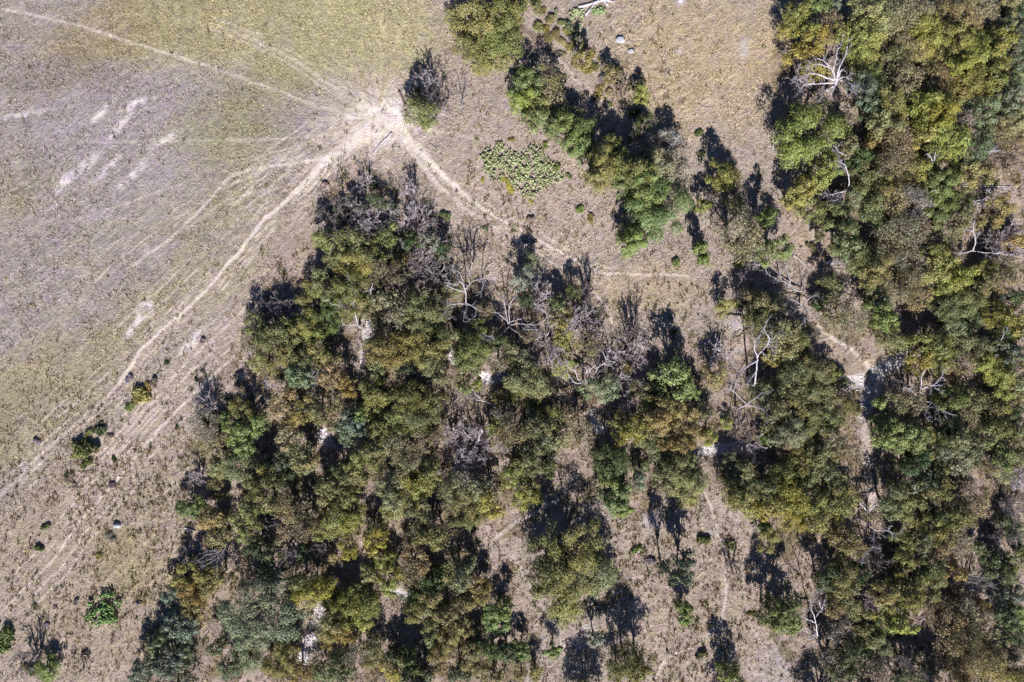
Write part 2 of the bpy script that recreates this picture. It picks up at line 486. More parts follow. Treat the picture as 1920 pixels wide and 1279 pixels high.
def catmull(pts, per=6):
    P = [np.array(p, float) for p in pts]
    P = [2 * P[0] - P[1]] + P + [2 * P[-1] - P[-2]]
    out = []
    for i in range(1, len(P) - 2):
        for k in range(per):
            t = k / per
            out.append(.5 * ((2 * P[i]) + (-P[i - 1] + P[i + 1]) * t + (2 * P[i - 1] - 5 * P[i] + 4 * P[i + 1] - P[i + 2]) * t * t + (-P[i - 1] + 3 * P[i] - 3 * P[i + 1] + P[i + 2]) * t ** 3))
    out.append(P[-2])
    return np.array(out)

def ground_z(x, y):
    return float(height(np.array([x]), np.array([y]))[0])

def surf_z(x, y):
    """height of the ground mesh itself (bilinear over its grid) so that sheets lie on it"""
    xi = np.clip(np.searchsorted(ax_, x) - 1, 0, len(ax_) - 2); yi = np.clip(np.searchsorted(ay_, y) - 1, 0, len(ay_) - 2)
    Z = V_Z
    u = (x - ax_[xi]) / (ax_[xi + 1] - ax_[xi]); v = (y - ay_[yi]) / (ay_[yi + 1] - ay_[yi])
    return Z[yi, xi] * (1 - u) * (1 - v) + Z[yi, xi + 1] * u * (1 - v) + Z[yi + 1, xi] * (1 - u) * v + Z[yi + 1, xi + 1] * u * v
V_Z = V[:, 2].reshape(len(ay_), len(ax_))

def ribbon(name, pts, w0, w1, lift, widen=1.0):
    P = catmull(pts, 10)
    seg = np.hypot(*(np.diff(P, axis=0).T)); L = np.concatenate([[0], np.cumsum(seg)])
    n = max(6, int(L[-1] * S / .25)); t = np.linspace(0, L[-1], n)
    C = np.stack([np.interp(t, L, P[:, 0]), np.interp(t, L, P[:, 1])], 1)
    T = np.gradient(C, axis=0); T /= np.linalg.norm(T, axis=1)[:, None] + 1e-9
    Nn = np.stack([-T[:, 1], T[:, 0]], 1)
    w = (w0 + (w1 - w0) * np.minimum(np.linspace(0, 1, n) * 2.6, 1)) * .75 * widen
    k = max(3, int(max(w0, w1) * 2 * S / .25) | 1)
    VV = []
    for j in range(k):
        s = j / (k - 1) * 2 - 1
        jit = (noise(t, t * 0, 7, 300 + (j > k // 2)) - .5) * .5 + 1
        q = C + Nn * (w * s * jit)[:, None]
        VV.append(q)
    Q = np.stack(VV, 1).reshape(-1, 2)
    x = (Q[:, 0] - 960) * S; y = (639.5 - Q[:, 1]) * S
    z = surf_z(x, y) + lift
    o = obj(name, with_cover(name, np.stack([x, y, z], 1), grid_faces(k, n), M_GROUND))
    return tag(o, kind='structure')

for i, (k, (pts, w0, w1, st)) in enumerate(TRAILS.items()):
    if st >= .5: ribbon('dirt_path', pts, w0, w1, .012 + .0009 * i, 1.25)
for i, (pts, r) in enumerate(CREEK):
    ribbon('creek_bed', pts if len(pts) > 2 else [pts[0], ((pts[0][0] + pts[1][0]) / 2, (pts[0][1] + pts[1][1]) / 2), pts[1]], r, r, .034 + .0011 * i)
# trodden sandy hub
a = np.linspace(0, 2 * np.pi, 49)[:-1]
rr = np.linspace(0, 1, 14)
pts = []
for q in rr[1:]:
    w = 52 * (1 + .25 * np.sin(a * 3 + 1) * .6 + .12 * np.sin(a * 7))
    pts.append(np.stack([(705 - 960 + np.cos(a) * w * q * 1.15) * S, (639.5 - 222 + np.sin(a) * w * q * .9) * S], 1))
Q = np.concatenate([[[(705 - 960) * S, (639.5 - 222) * S]]] + pts)
VV = np.concatenate([Q, (surf_z(Q[:, 0], Q[:, 1]) + .05)[:, None]], 1)
F = []
for j in range(48):
    F.append((0, 1 + j, 1 + (j + 1) % 48))
    for i in range(12):
        b = 1 + i * 48
        F.append((b + j, b + 48 + j, b + 48 + (j + 1) % 48)); F.append((b + j, b + 48 + (j + 1) % 48, b + (j + 1) % 48))
tag(obj('bare_sand', with_cover('bare_sand', VV, np.array(F), M_GROUND)), kind='structure')

# ------------------------------------------------------------------ plant building blocks
def leaf_quads(C, Nr, length, width, rs, droop=None):
    """rhombic leaf sprays at centres C with normals Nr"""
    n = len(C)
    t = rs.normal(size=(n, 3))
    if droop is not None: t = t * .6 + droop
    Nr = Nr / (np.linalg.norm(Nr, axis=1)[:, None] + 1e-9)
    t -= Nr * (t * Nr).sum(1)[:, None]; t /= np.linalg.norm(t, axis=1)[:, None] + 1e-9
    b = np.cross(Nr, t)
    l = (length * rs.uniform(.6, 1.35, n))[:, None] / 2; w = (width * rs.uniform(.6, 1.35, n))[:, None] / 2
    V = np.stack([C - t * l, C + b * w - t * l * .15, C + t * l, C - b * w - t * l * .15], 1).reshape(-1, 3)
    F = np.arange(n * 4).reshape(-1, 4)
    return V, F

def tube_np(paths, sides=5):
    """paths: list of (pts (n,3), radii (n,)) -> V,F quads"""
    Vs, Fs, off = [], [], 0
    ca = np.cos(np.arange(sides) * 2 * np.pi / sides); sa = np.sin(np.arange(sides) * 2 * np.pi / sides)
    for P, r in paths:
        P = np.asarray(P, float); r = np.asarray(r, float)
        T = np.gradient(P, axis=0); T /= np.linalg.norm(T, axis=1)[:, None] + 1e-9
        up = np.where(np.abs(T[:, 2:3]) > .85, np.array([[1., 0, 0]]), np.array([[0, 0, 1.]]))
        A = np.cross(T, up); A /= np.linalg.norm(A, axis=1)[:, None] + 1e-9
        B = np.cross(T, A)
        ring = P[:, None, :] + (A[:, None, :] * ca[None, :, None] + B[:, None, :] * sa[None, :, None]) * r[:, None, None]
        n = len(P)
        Vs.append(ring.reshape(-1, 3))
        i = np.arange(n - 1)[:, None] * sides; j = np.arange(sides)[None, :]; j2 = (j + 1) % sides
        Fs.append(np.stack([i + j, i + sides + j, i + sides + j2, i + j2], -1).reshape(-1, 4) + off)
        off += n * sides
    return np.concatenate(Vs), np.concatenate(Fs)

def wander(rs, p, d, L, n=5, wob=.25, up=0.0):
    P = [np.array(p, float)]; d = np.array(d, float); d /= np.linalg.norm(d)
    for k in range(n - 1):
        d = d + rs.normal(size=3) * wob; d[2] += up
        d /= np.linalg.norm(d)
        P.append(P[-1] + d * L / (n - 1))
    return np.array(P)

def sprout(rs, paths, P, rad, level, maxlev, nchild, Lratio, wob, minr, spread=.9, up=.03):
    if level >= maxlev: return
    L = np.linalg.norm(P[-1] - P[0])
    for c in range(nchild[level] if isinstance(nchild, (list, tuple)) else nchild):
        t = rs.uniform(.25, 1.0); k = min(len(P) - 2, int(t * (len(P) - 1)))
        f = t * (len(P) - 1) - k
        p = P[k] * (1 - f) + P[k + 1] * f
        d = P[k + 1] - P[k]; d = d / (np.linalg.norm(d) + 1e-9)
        s = rs.normal(size=3); s -= d * s.dot(d); s /= np.linalg.norm(s) + 1e-9
        dd = d + s * spread * rs.uniform(.5, 1.2)
        r0 = max(minr, rad * (1 - .6 * t) * .62)
        Q = wander(rs, p, dd, L * Lratio * rs.uniform(.6, 1.2), 5 if level < 2 else 4, wob, up)
        paths.append((Q, np.linspace(r0, max(minr * .7, r0 * .35), len(Q))))
        sprout(rs, paths, Q, r0, level + 1, maxlev, nchild, Lratio, wob, minr, spread, up)

def crown_proto(seed, r, h, style):
    """returns (trunk mesh, crown mesh) for a tree of crown radius r and total height h"""
    rs = np.random.RandomState(seed)
    P = dict(mesq=dict(lobe=(.24, .37), dens=76, ln=.27, wd=.11, out=.6, flat=.75, nl=1.25),
             thin=dict(lobe=(.24, .37), dens=42, ln=.27, wd=.09, out=.35, flat=.7, nl=1.15),
             dense=dict(lobe=(.22, .34), dens=76, ln=.23, wd=.16, out=.75, flat=.85, nl=1.3),
             oak=dict(lobe=(.2, .33), dens=50, ln=.26, wd=.13, out=.7, flat=.8, nl=1.5))[style]
    nl = int(P['nl'] * (5 + 3.0 * r))
    sq = rs.uniform(.84, 1.18) if r < 4 else 1.02
    lob = []
    if r > 4: P = dict(P, lobe=(.15, .25), nl=P['nl'] * (2.3 if style == 'dense' else 1.35), dens=P['dens'] * (1.15 if style == 'dense' else .9), ln=P['ln'] * .95)
    tries = 0
    while len(lob) < nl and tries < 4000:
        tries += 1
        a = rs.uniform(0, 2 * np.pi); q = math.sqrt(rs.uniform(0, 1))
        wob = 1 + (.22 * math.sin(a * 2 + seed) + .14 * math.sin(a * 3 + seed * 2.3) + .1 * math.sin(a * 5 + seed)) * (1 if r < 4 else .5)
        rl = r * rs.uniform(*P['lobe']) * (1.1 if r < 2 else 1)
        rl = max(rl, .45) * (1.2 if r > 4 and style == 'dense' else 1)
        R0 = max(.05, r - rl * .8) * wob
        x = math.cos(a) * q * R0 * sq; y = math.sin(a) * q * R0 / sq
        ztop = h * rs.uniform(.84 if r < 4 else .66, 1.08) * (.42 + .56 * math.sqrt(max(0, 1 - (q * .92) ** 2))) - rl
        z = ztop - rs.uniform(0, .5) ** 1.5 * h * .35
        if any((x - l[0]) ** 2 + (y - l[1]) ** 2 + (z - l[2]) ** 2 < (.62 * (rl + l[3])) ** 2 for l in lob): 
            if rs.rand() > .04: continue
        lob.append((x, y, max(z, rl * .5 + .1), rl))
    Vs, Fs, tint, turn, off = [], [], [], [], 0
    for (x, y, z, rl) in lob:
        n = int(P['dens'] * 4 * rl * rl * (1 if rl > .6 else 1.2)) + 20
        if rs.rand() < .12 and style != 'oak': n = int(n * .35)
        D = rs.normal(size=(n, 3)); D /= np.linalg.norm(D, axis=1)[:, None]
        D[:, 2] = np.where(D[:, 2] < -.25, -D[:, 2], D[:, 2])
        k = 1 + .28 * (noise(D[:, 0] * 3 + x, D[:, 1] * 3 + y, 1.0, 61) - .5) * 2 + .2 * (noise(D[:, 2] * 5 + x, D[:, 0] * 5 + y, 1.0, 62) - .5) * 2
        rad = rl * k * rs.uniform(.5, 1.12, n) ** .55
        C = D * rad[:, None] * np.array([1, 1, P['flat']]) + np.array([x, y, z])
        Nn = D * P['out'] + rs.normal(size=(n, 3)) * (1 - P['out']) * .9 + np.array([0, 0, .25])
        V_, F_ = leaf_quads(C, Nn, P['ln'], P['wd'], rs, D * 1.2 * np.array([1, 1, .3]) + np.array([0, 0, -.3]))
        Vs.append(V_); Fs.append(F_ + off); off += len(V_)
        lt = rs.uniform(.3, .6)
        tint.append(np.clip(lt + rs.normal(size=n) * .16, 0, 1)); turn.append(np.clip(rs.uniform(-.2, .7) + rs.normal(size=n) * .2, 0, 1))
    cm = mesh_np('crown_' + style, np.concatenate(Vs), np.concatenate(Fs), M_LEAF, False,
                 {'tint': ('FLOAT', 'FACE', np.concatenate(tint)), 'turn': ('FLOAT', 'FACE', np.concatenate(turn))})
    # trunk, limbs out to the lobes, twigs in thin crowns
    tr = .07 + .045 * r; fork = h * .22
    lean = rs.normal(size=2) * .1 * h
    base = np.array([0, 0, -.4]); fk = np.array([lean[0] * .5, lean[1] * .5, fork])
    paths = [(np.array([base, [0, 0, .05], (base + fk) / 2 + [rs.normal() * .05, 0, 0], fk]), np.array([tr * 1.6, tr * 1.3, tr, tr * .85]))]
    for (x, y, z, rl) in lob:
        e = np.array([x, y, z]); m = fk * .5 + e * .5 + rs.normal(size=3) * .12 * r; m[2] += .1 * h
        paths.append((np.array([fk, fk * .75 + m * .25, m, e]), np.array([tr * .6, tr * .45, tr * .3, .02])))
        if style in ('thin', 'mesq'):
            q = []
            for _ in range(7 if style == 'thin' else 3):
                d = rs.normal(size=3); d[2] = abs(d[2]) * .7
                Q = wander(rs, e, d, rl * rs.uniform(.9, 1.35), 4, .25)
                paths.append((Q, np.linspace(.03, .012, 4)))
    v, f = tube_np(paths, 4 if r < 3 else 5)
    return mesh_np('trunk', v, f, M_BARK, True), cm

def bare_proto(seed, r, h, fine=1.0, stems=None):
    """leafless many-stemmed tree: (stems mesh, twigs mesh)"""
    rs = np.random.RandomState(seed)
    main, tw = [], []
    n = stems or rs.randint(4, 7)
    a0 = rs.uniform(0, 6.28)
    for k in range(n):
        a = a0 + k * 2 * np.pi / n + rs.uniform(-.4, .4)
        q = rs.uniform(.45, .95)
        e = np.array([math.cos(a) * r * q, math.sin(a) * r * q, h * rs.uniform(.6, .95)])
        s = np.array([math.cos(a) * .12, math.sin(a) * .12, -.3])
        m1 = s * .62 + e * .38 + rs.normal(size=3) * .1 * r; m2 = s * .3 + e * .7 + rs.normal(size=3) * .12 * r
        P_ = catmull([s, m1, m2, e], 3)
        rad = np.linspace(.10 + .02 * r, .035, len(P_))
        main.append((P_, rad))
        sprout(rs, tw, P_, .075, 0, 4, [7, 5, 3, 3] if fine >= 1 else [6, 4, 3, 2], .46, .22, .013, .95, .05)
    return mesh_np('stem', *tube_np(main, 5), M_TWIG, True), mesh_np('twigs', *tube_np(tw, 3), M_TWIG, False)

def shrub_proto(seed, r, h, dry=False):
    """low bush, one mesh of leaf sprays with stems"""
    rs = np.random.RandomState(seed)
    Vs, Fs, off, ti, tu = [], [], 0, [], []
    for _ in range(rs.randint(3, 6)):
        x, y = rs.normal(size=2) * r * .38; rl = r * rs.uniform(.4, .6)
        n = int(170 * (.6 + rl))
        D = rs.normal(size=(n, 3)); D /= np.linalg.norm(D, axis=1)[:, None]; D[:, 2] = np.abs(D[:, 2])
        C = D * (rl * rs.uniform(.4, 1.1, n) ** .6)[:, None] * np.array([1, 1, h / r]) + np.array([x, y, h * .15])
        v, f = leaf_quads(C, D * .5 + rs.normal(size=(n, 3)) * .5, .26, .09 if dry else .13, rs, D)
        Vs.append(v); Fs.append(f + off); off += len(v)
        ti.append(np.clip(rs.uniform(.3, .6) + rs.normal(size=n) * .18, 0, 1)); tu.append(np.clip(rs.uniform(0, .6) + rs.normal(size=n) * .25, 0, 1))
    return mesh_np('foliage', np.concatenate(Vs), np.concatenate(Fs), M_LEAF, False, {'tint': ('FLOAT', 'FACE', np.concatenate(ti)), 'turn': ('FLOAT', 'FACE', np.concatenate(tu))})

# prototypes by style and size class (radius metres)
CLS = {'mesq': [(1.4, 4), (2.3, 6), (3.3, 6), (5.6, 1)], 'thin': [(1.4, 3), (2.3, 4), (3.3, 3)], 'dense': [(1.0, 3), (1.8, 4), (2.7, 4), (4.8, 2)], 'oak': [(1.5, 3), (2.4, 4), (3.4, 3), (6.3, 1)]}
PROTO = {}
seed = 100
def tree_h(r): return 1.7 + 1.25 * r
for stl, cl in CLS.items():
    for r, n in cl:
        for k in range(n):
            seed += 1
            PROTO.setdefault((stl, r), []).append(crown_proto(seed, r, tree_h(r), stl))
BARE = {r: [bare_proto(900 + k + int(r * 10), r, .8 + 1.3 * r, 1.0 if r > 1.2 else .5) for k in range(n)] for r, n in ((1.0, 3), (2.0, 4), (3.0, 3))}
SHRUB = [shrub_proto(700 + k, .8, .75, k % 2 == 1) for k in range(6)]

# ------------------------------------------------------------------ colours of the species
PAL = {  # code: (colour, words)
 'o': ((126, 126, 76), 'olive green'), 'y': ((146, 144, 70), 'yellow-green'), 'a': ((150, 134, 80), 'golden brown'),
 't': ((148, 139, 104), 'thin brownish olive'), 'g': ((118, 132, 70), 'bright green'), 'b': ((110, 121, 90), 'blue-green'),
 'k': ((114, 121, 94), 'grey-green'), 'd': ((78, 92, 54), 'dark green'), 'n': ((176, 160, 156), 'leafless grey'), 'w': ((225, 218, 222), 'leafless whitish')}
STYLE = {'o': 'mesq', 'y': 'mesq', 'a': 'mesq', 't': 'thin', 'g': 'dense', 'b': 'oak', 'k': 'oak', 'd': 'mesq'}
NAME = {'o': 'mesquite_tree', 'y': 'elm_tree', 'a': 'autumn_tree', 't': 'sparse_mesquite_tree', 'g': 'leafy_green_tree', 'b': 'juniper_tree', 'k': 'live_oak_tree', 'd': 'dark_or_shadow_tree', 'n': 'bare_tree', 'w': 'bare_tree'}
NOUN = {'o': 'tree', 'y': 'tree', 'a': 'tree', 't': 'tree', 'g': 'tree', 'b': 'juniper', 'k': 'oak', 'd': 'tree', 'n': 'tree', 'w': 'tree'}
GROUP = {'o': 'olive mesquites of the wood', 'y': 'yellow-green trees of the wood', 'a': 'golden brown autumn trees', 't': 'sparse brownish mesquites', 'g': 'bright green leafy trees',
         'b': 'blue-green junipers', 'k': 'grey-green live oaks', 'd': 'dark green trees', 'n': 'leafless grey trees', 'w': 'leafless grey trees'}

TILES = {  # some dark trees at the wood tip and north ridge stand in for shadows
'A': (350, 280, 3.367, """1020 445 85 nd;1150 445 90 n;1265 450 75 nk;900 440 65 nd;1210 330 60 d;1030 330 42 dn;1310 370 42 d;960 390 42 do;1090 370 45 dn;880 390 30 d;1240 520 50 od;1180 220 30 d;1410 250 50 n;860 560 75 o;960 600 85 o;1085 590 85 oy;1230 570 85 oy;1050 700 105 yo;915 700 60 o;1165 690 85 oy;1285 650 70 ot;1340 700 50 a;
 830 790 50 o;770 900 80 o;885 890 80 o;1000 860 90 o;1000 950 90 og;1170 800 80 o;1270 770 85 t;1400 850 120 nt;1480 670 90 n;860 1020 60 dg;910 1080 60 dg;760 1110 95 o;590 1130 80 og;530 1190 90 o;420 1150 85 o;390 1230 60 t;650 1200 80 o;840 1160 45 g;
 1170 970 80 o;1180 1060 60 o;1290 960 80 kt;1330 1050 85 t;1440 1000 85 o;1440 1100 85 o;1340 1140 60 d;1200 1210 95 oa;1320 1230 90 ao;690 1050 36 w;480 1060 70 nd;600 1010 60 nd;1120 200 40 n;1480 440 70 n;1400 440 60 n;870 230 30 n"""),
'B': (750, 380, 3.367, """290 80 28 gb;525 165 20 b;440 360 85 nt;120 360 80 n;220 450 85 nk;90 500 70 n;70 230 50 d;180 230 55 dn;270 290 50 d;20 260 45 dn;320 540 50 o;160 120 32 dn;820 350 55 kb;765 485 70 bw;800 600 60 d;520 690 60 t;1010 720 65 ot;1100 560 45 dg;1185 560 60 nd;1140 770 100 n;1030 840 80 yt;
 930 880 85 n;950 1010 80 n;830 860 60 t;780 920 60 d;60 650 90 o;160 700 100 o;235 650 70 t;120 570 80 t;50 880 90 o;230 850 90 d;170 960 100 o;210 1050 85 o;45 1080 60 gd;110 1215 90 o;460 940 105 og;400 860 80 o;550 890 75 d;480 800 70 o;430 1030 85 o;620 1010 80 t;
 700 900 45 kg;760 980 80 ot;760 1060 80 o;400 1165 48 g;490 1150 42 yg;820 1130 100 o;800 1220 90 o;660 1230 60 oa;1020 1035 55 yg;1100 1020 28 y;1190 890 80 to;1270 870 75 nt;1280 1170 90 bk;1330 960 36 w;1480 940 85 n;1440 1045 38 ao;890 620 60 n;1000 640 50 dt;880 560 50 n"""),
'C': (1100, 380, 3.367, """270 170 60 gd;300 235 78 g;565 372 30 g;725 275 42 g;750 350 42 g;965 395 28 g;1010 200 130 ta;940 30 60 do;1150 90 55 dg;1200 290 90 g;710 630 80 w;950 650 28 g;870 650 50 yo;1110 650 90 ot;1090 745 80 o;1190 660 70 t;1250 850 105 ot;1330 900 90 o;
 1190 960 58 ay;820 1090 75 ay;290 970 75 n;300 800 60 nd;560 1110 105 g;450 1190 70 dg;640 1190 60 g;830 960 55 w;550 820 20 d;1180 1190 90 o;1330 1100 95 od;1450 1050 90 o;1430 1200 90 o;960 540 70 nd;1040 620 50 d;1060 380 40 n"""),
'D': (1470, 380, 3.367, """330 60 62 g;300 130 45 dg;400 220 105 gb;230 210 34 o;165 285 26 o;190 40 75 og;600 80 60 d;850 80 85 nt;760 180 105 to;865 160 80 t;700 270 95 ta;540 330 85 o;600 430 95 oy;760 340 95 t;850 430 100 ta;800 520 90 t;600 540 85 o;700 570 85 t;860 600 85 ta;480 310 60 o;
 1030 170 70 o;960 430 85 yg;1060 500 95 y;1000 560 60 y;1150 460 85 y;1050 400 75 y;1180 620 90 o;1080 660 95 od;1230 740 65 b;1100 780 60 k;1150 860 90 ot;1240 900 85 o;1400 720 90 y;1490 760 80 y;1440 840 75 db;1460 950 75 b;640 700 85 gd;610 640 55 kg;700 870 120 og;830 880 80 o;620 900 75 go;
 340 690 95 ta;450 750 90 t;300 500 55 do;250 620 50 d;950 900 85 o;1030 960 90 yo;1150 1010 90 t;900 1000 75 ya;1080 1070 60 a;1280 1010 75 y;1400 1080 90 y;1490 1120 80 o;460 1080 50 gb;1300 430 75 yt;1440 400 75 t;1400 480 90 t;1300 550 80 o;1480 240 50 a;1440 180 60 n;1500 300 50 n;1330 260 50 n;1490 600 70 d;980 300 70 oy;1490 420 60 t;1500 650 60 o;1490 880 70 b;1490 1200 60 oy"""),
'E': (350, 620, 3.367, """470 210 70 o;620 150 70 o;740 180 80 od;840 150 75 oy;700 290 85 b;900 300 85 at;1000 350 60 a;960 430 80 ta;820 390 90 nk;620 460 88 ao;720 490 85 oa;850 530 85 ot;660 560 65 a;1250 130 100 ao;1200 235 70 o;1390 230 65 bg;1450 130 75 o;330 490 65 oa;225 560 50 gd;350 640 95 g;340 745 65 g;
 100 620 95 tn;150 740 85 t;200 850 80 o;330 870 95 o;620 680 80 ot;600 620 55 d;700 780 85 o;740 840 55 at;570 830 65 bd;1020 590 75 b;1100 530 55 g;1010 660 65 b;1120 640 60 k;1200 620 75 o;1240 670 60 yo;1200 400 88 o;1150 340 65 o;1185 490 75 o;1380 395 85 na;1430 540 95 o;1350 470 75 o;1300 570 80 o;1440 630 75 o;
 1300 750 95 t;1150 780 88 o;1100 850 85 o;1080 920 75 oy;1230 860 95 tk;1370 850 85 t;1475 770 80 tn;560 950 75 d;450 1000 85 o;500 1080 85 o;620 1130 90 ta;720 1160 85 t;870 1020 78 o;960 1000 75 o;880 940 60 d;1000 900 70 d;1270 1020 85 ko;1300 1130 85 yk;1430 1040 85 yo;1450 1150 85 o;950 1210 95 y;1080 1200 70 y;830 1240 60 o;
 170 990 65 oa;60 1120 55 gd;130 1200 85 ao;560 1240 50 n;400 1160 80 o;100 480 60 n;480 880 50 o;60 920 40 n"""),
'F': (750, 620, 3.367, """60 430 95 o;120 530 100 o;180 430 75 od;40 590 70 o;60 770 95 tk;150 700 85 t;40 850 85 o;180 830 65 o;180 940 78 yo;90 960 75 y;50 1050 85 yo;470 720 110 n;380 850 75 w;540 650 60 n;640 560 85 t;720 650 85 ta;650 700 75 t;600 620 60 yo;850 600 85 ok;950 580 80 o;900 720 100 ok;1000 680 80 o;860 820 85 o;
 940 860 55 d;960 770 75 o;1110 570 85 ta;1060 670 70 t;1150 650 55 t;440 950 75 tn;380 1000 95 o;500 1010 85 ot;320 1050 85 t;560 1100 85 yo;450 1120 85 ty;720 930 75 yo;800 1000 75 yo;790 1070 75 y;740 860 75 do;800 900 60 d;1390 600 72 y;1475 640 85 yo;1340 830 100 dg;1340 950 80 gd;1380 1060 85 g;1300 1030 50 k;1390 1130 55 g;
 330 640 60 n;250 620 50 t;300 480 50 nt;620 180 60 n"""),
'G': (1100, 620, 3.367, """230 620 78 y;330 665 68 yo;400 700 75 o;520 480 85 ao;470 560 85 at;450 640 75 ao;560 640 85 a;640 560 85 at;680 640 75 ao;600 720 75 a;340 400 75 ok;400 500 75 do;730 520 55 od;780 665 50 yg;890 580 40 y;880 730 78 n;1050 740 55 n;960 640 68 na;1120 680 48 g;1200 520 88 o;1300 640 95 ot;1400 560 95 o;1460 650 90 o;
 1270 730 88 ta;1400 750 88 o;1350 830 78 o;1300 560 80 o;1350 470 88 o;340 860 48 b;330 960 48 b;480 820 75 do;560 880 95 o;620 960 95 o;500 960 75 o;620 1050 75 oy;450 960 45 o;665 860 55 o;930 850 75 ko;1000 920 85 o;900 960 68 o;960 1060 85 oy;1050 1110 85 yo;1150 1000 95 o;1250 930 95 od;1300 1050 100 yo;1200 1120 88 y;
 1400 980 88 o;1420 1100 95 yo;1300 1185 90 y;1450 1200 85 yo;1130 1250 45 gd;250 480 55 n;200 300 50 n;290 330 50 n;1480 500 70 ot;760 480 40 nd"""),
'H': (1470, 620, 3.367, """260 420 85 o;370 440 75 t;430 480 65 o;280 560 95 ok;300 680 85 t;220 800 85 o;330 800 75 ot;400 740 55 t;640 460 45 gy;760 450 75 t;850 430 75 ta;630 600 55 g;650 690 95 g;740 650 78 g;830 690 105 og;900 750 75 o;900 640 65 o;880 830 75 d;780 850 65 d;1100 440 85 do;1060 560 75 d;1220 430 78 o;1300 520 85 to;1180 560 75 ta;
 1240 640 75 t;1120 680 85 o;1230 760 85 ok;1150 820 85 ko;1080 760 65 k;1330 680 75 o;1420 620 75 o;1400 430 75 yo;1480 350 75 o;1460 520 75 d;1450 820 75 od;1500 720 60 o;900 960 75 k;760 1030 75 o;700 1100 85 ok;800 1130 85 o;660 1150 75 o;1000 1000 75 o;1080 1080 85 ot;1170 1060 75 t;960 1100 60 d;1130 1180 85 o;1020 1200 75 d;
 430 1060 65 oy;300 900 85 od;350 1000 85 o;410 1140 80 oy;1230 1130 75 t;1000 880 60 o;1400 760 50 d;1020 700 60 d;1180 920 60 t;300 280 55 do;380 330 60 o;200 350 70 o;100 300 60 ot;1400 900 60 ot;1480 940 60 n;1350 850 50 n;1500 620 60 o;1490 1100 60 d;1500 1250 60 do;1500 200 60 yo;1300 850 60 t"""),
'I': (230, 920, 3.562, """430 120 68 gd;520 230 88 ao;600 300 88 ao;640 190 60 od;390 590 78 ay;520 570 78 oa;620 590 68 a;440 690 78 a;560 660 70 oa;460 800 78 ao;400 740 65 a;600 690 58 a;300 710 58 b;350 940 95 b;250 980 55 b;200 1050 60 bk;280 1180 95 b;150 1180 78 bk;400 1060 68 b;100 1240 75 kb;380 1200 68 b;390 870 60 bd;
 905 850 275 k;780 990 110 kg;820 1130 100 kg;700 1200 80 bk;790 260 70 gd;890 60 85 o;1150 120 85 to;1180 260 85 t;1080 310 85 t;1050 250 65 n;1300 315 38 g;1450 220 95 y;1385 180 70 yo;1500 400 65 ya;1400 450 48 a;1180 620 85 yo;1230 700 95 y;1350 680 75 oy;1130 600 58 o;1480 780 95 yo;1400 920 95 ao;1490 970 75 a;1560 870 85 y;1390 1010 65 a;
 1540 1100 85 tk;1480 1060 55 ta;1080 1100 78 ao;1050 1180 95 ao;1150 1240 85 a;1330 1210 75 kg;1450 1230 90 do;640 1190 75 n;870 400 60 d;980 430 60 do;950 560 60 d;1100 430 60 n;1200 440 50 d;900 340 45 o;1330 400 45 nd;620 1060 50 d"""),
'J': (640, 920, 3.562, """50 60 68 yo;60 200 78 y;50 400 58 y;340 170 85 ky;230 345 78 y;200 280 70 yo;500 60 85 yo;550 200 85 t;600 330 92 ay;500 290 75 ot;660 260 75 ta;850 110 95 oy;960 160 85 ya;850 200 75 oy;1190 70 78 yg;480 480 85 at;470 560 75 ta;280 480 65 gy;180 560 58 o;330 590 75 y;310 660 55 y;730 520 85 ok;780 590 92 ok;850 500 50 o;
 750 660 85 oy;600 640 85 d;900 650 75 ao;900 720 75 a;800 770 85 at;600 770 95 ot;500 800 75 o;480 730 65 d;680 830 58 ot;600 880 60 o;130 780 95 yo;60 700 75 od;40 860 85 y;170 830 65 y;50 930 58 y;1030 870 85 g;1010 920 60 g;1090 800 60 g;1060 700 22 g;700 1020 105 ao;850 1110 75 ao;730 1090 75 ao;600 1000 55 o;640 1140 75 a;680 1170 55 go;
 1000 1080 75 dg;1110 1100 60 dg;1200 1070 60 gd;1410 1080 50 g;1300 1210 50 oa;1200 1230 48 a;70 1080 75 tk;200 1050 75 o;230 1130 65 o;350 1220 85 yo;450 1200 80 o;350 1110 60 d;40 1200 75 bk;450 1130 60 d;820 930 60 ot;900 1200 60 at;900 1020 50 d;780 1230 60 d;560 1230 60 do;1010 1230 60 a"""),
'K': (1050, 920, 3.562, """500 400 38 gd;740 570 55 b;850 470 58 b;850 580 52 b;830 790 52 gd;850 850 52 g;1140 370 42 o;1170 500 50 nd;1400 330 70 yo;1430 840 85 go;1540 790 70 go;1560 920 60 o;450 1150 95 oa;400 1235 70 yg;540 1200 85 ao;240 1010 58 kw;950 1110 30 o;1130 1230 60 og;600 480 30 n;960 330 40 o;1290 830 24 o;320 720 20 o;330 540 50 o"""),
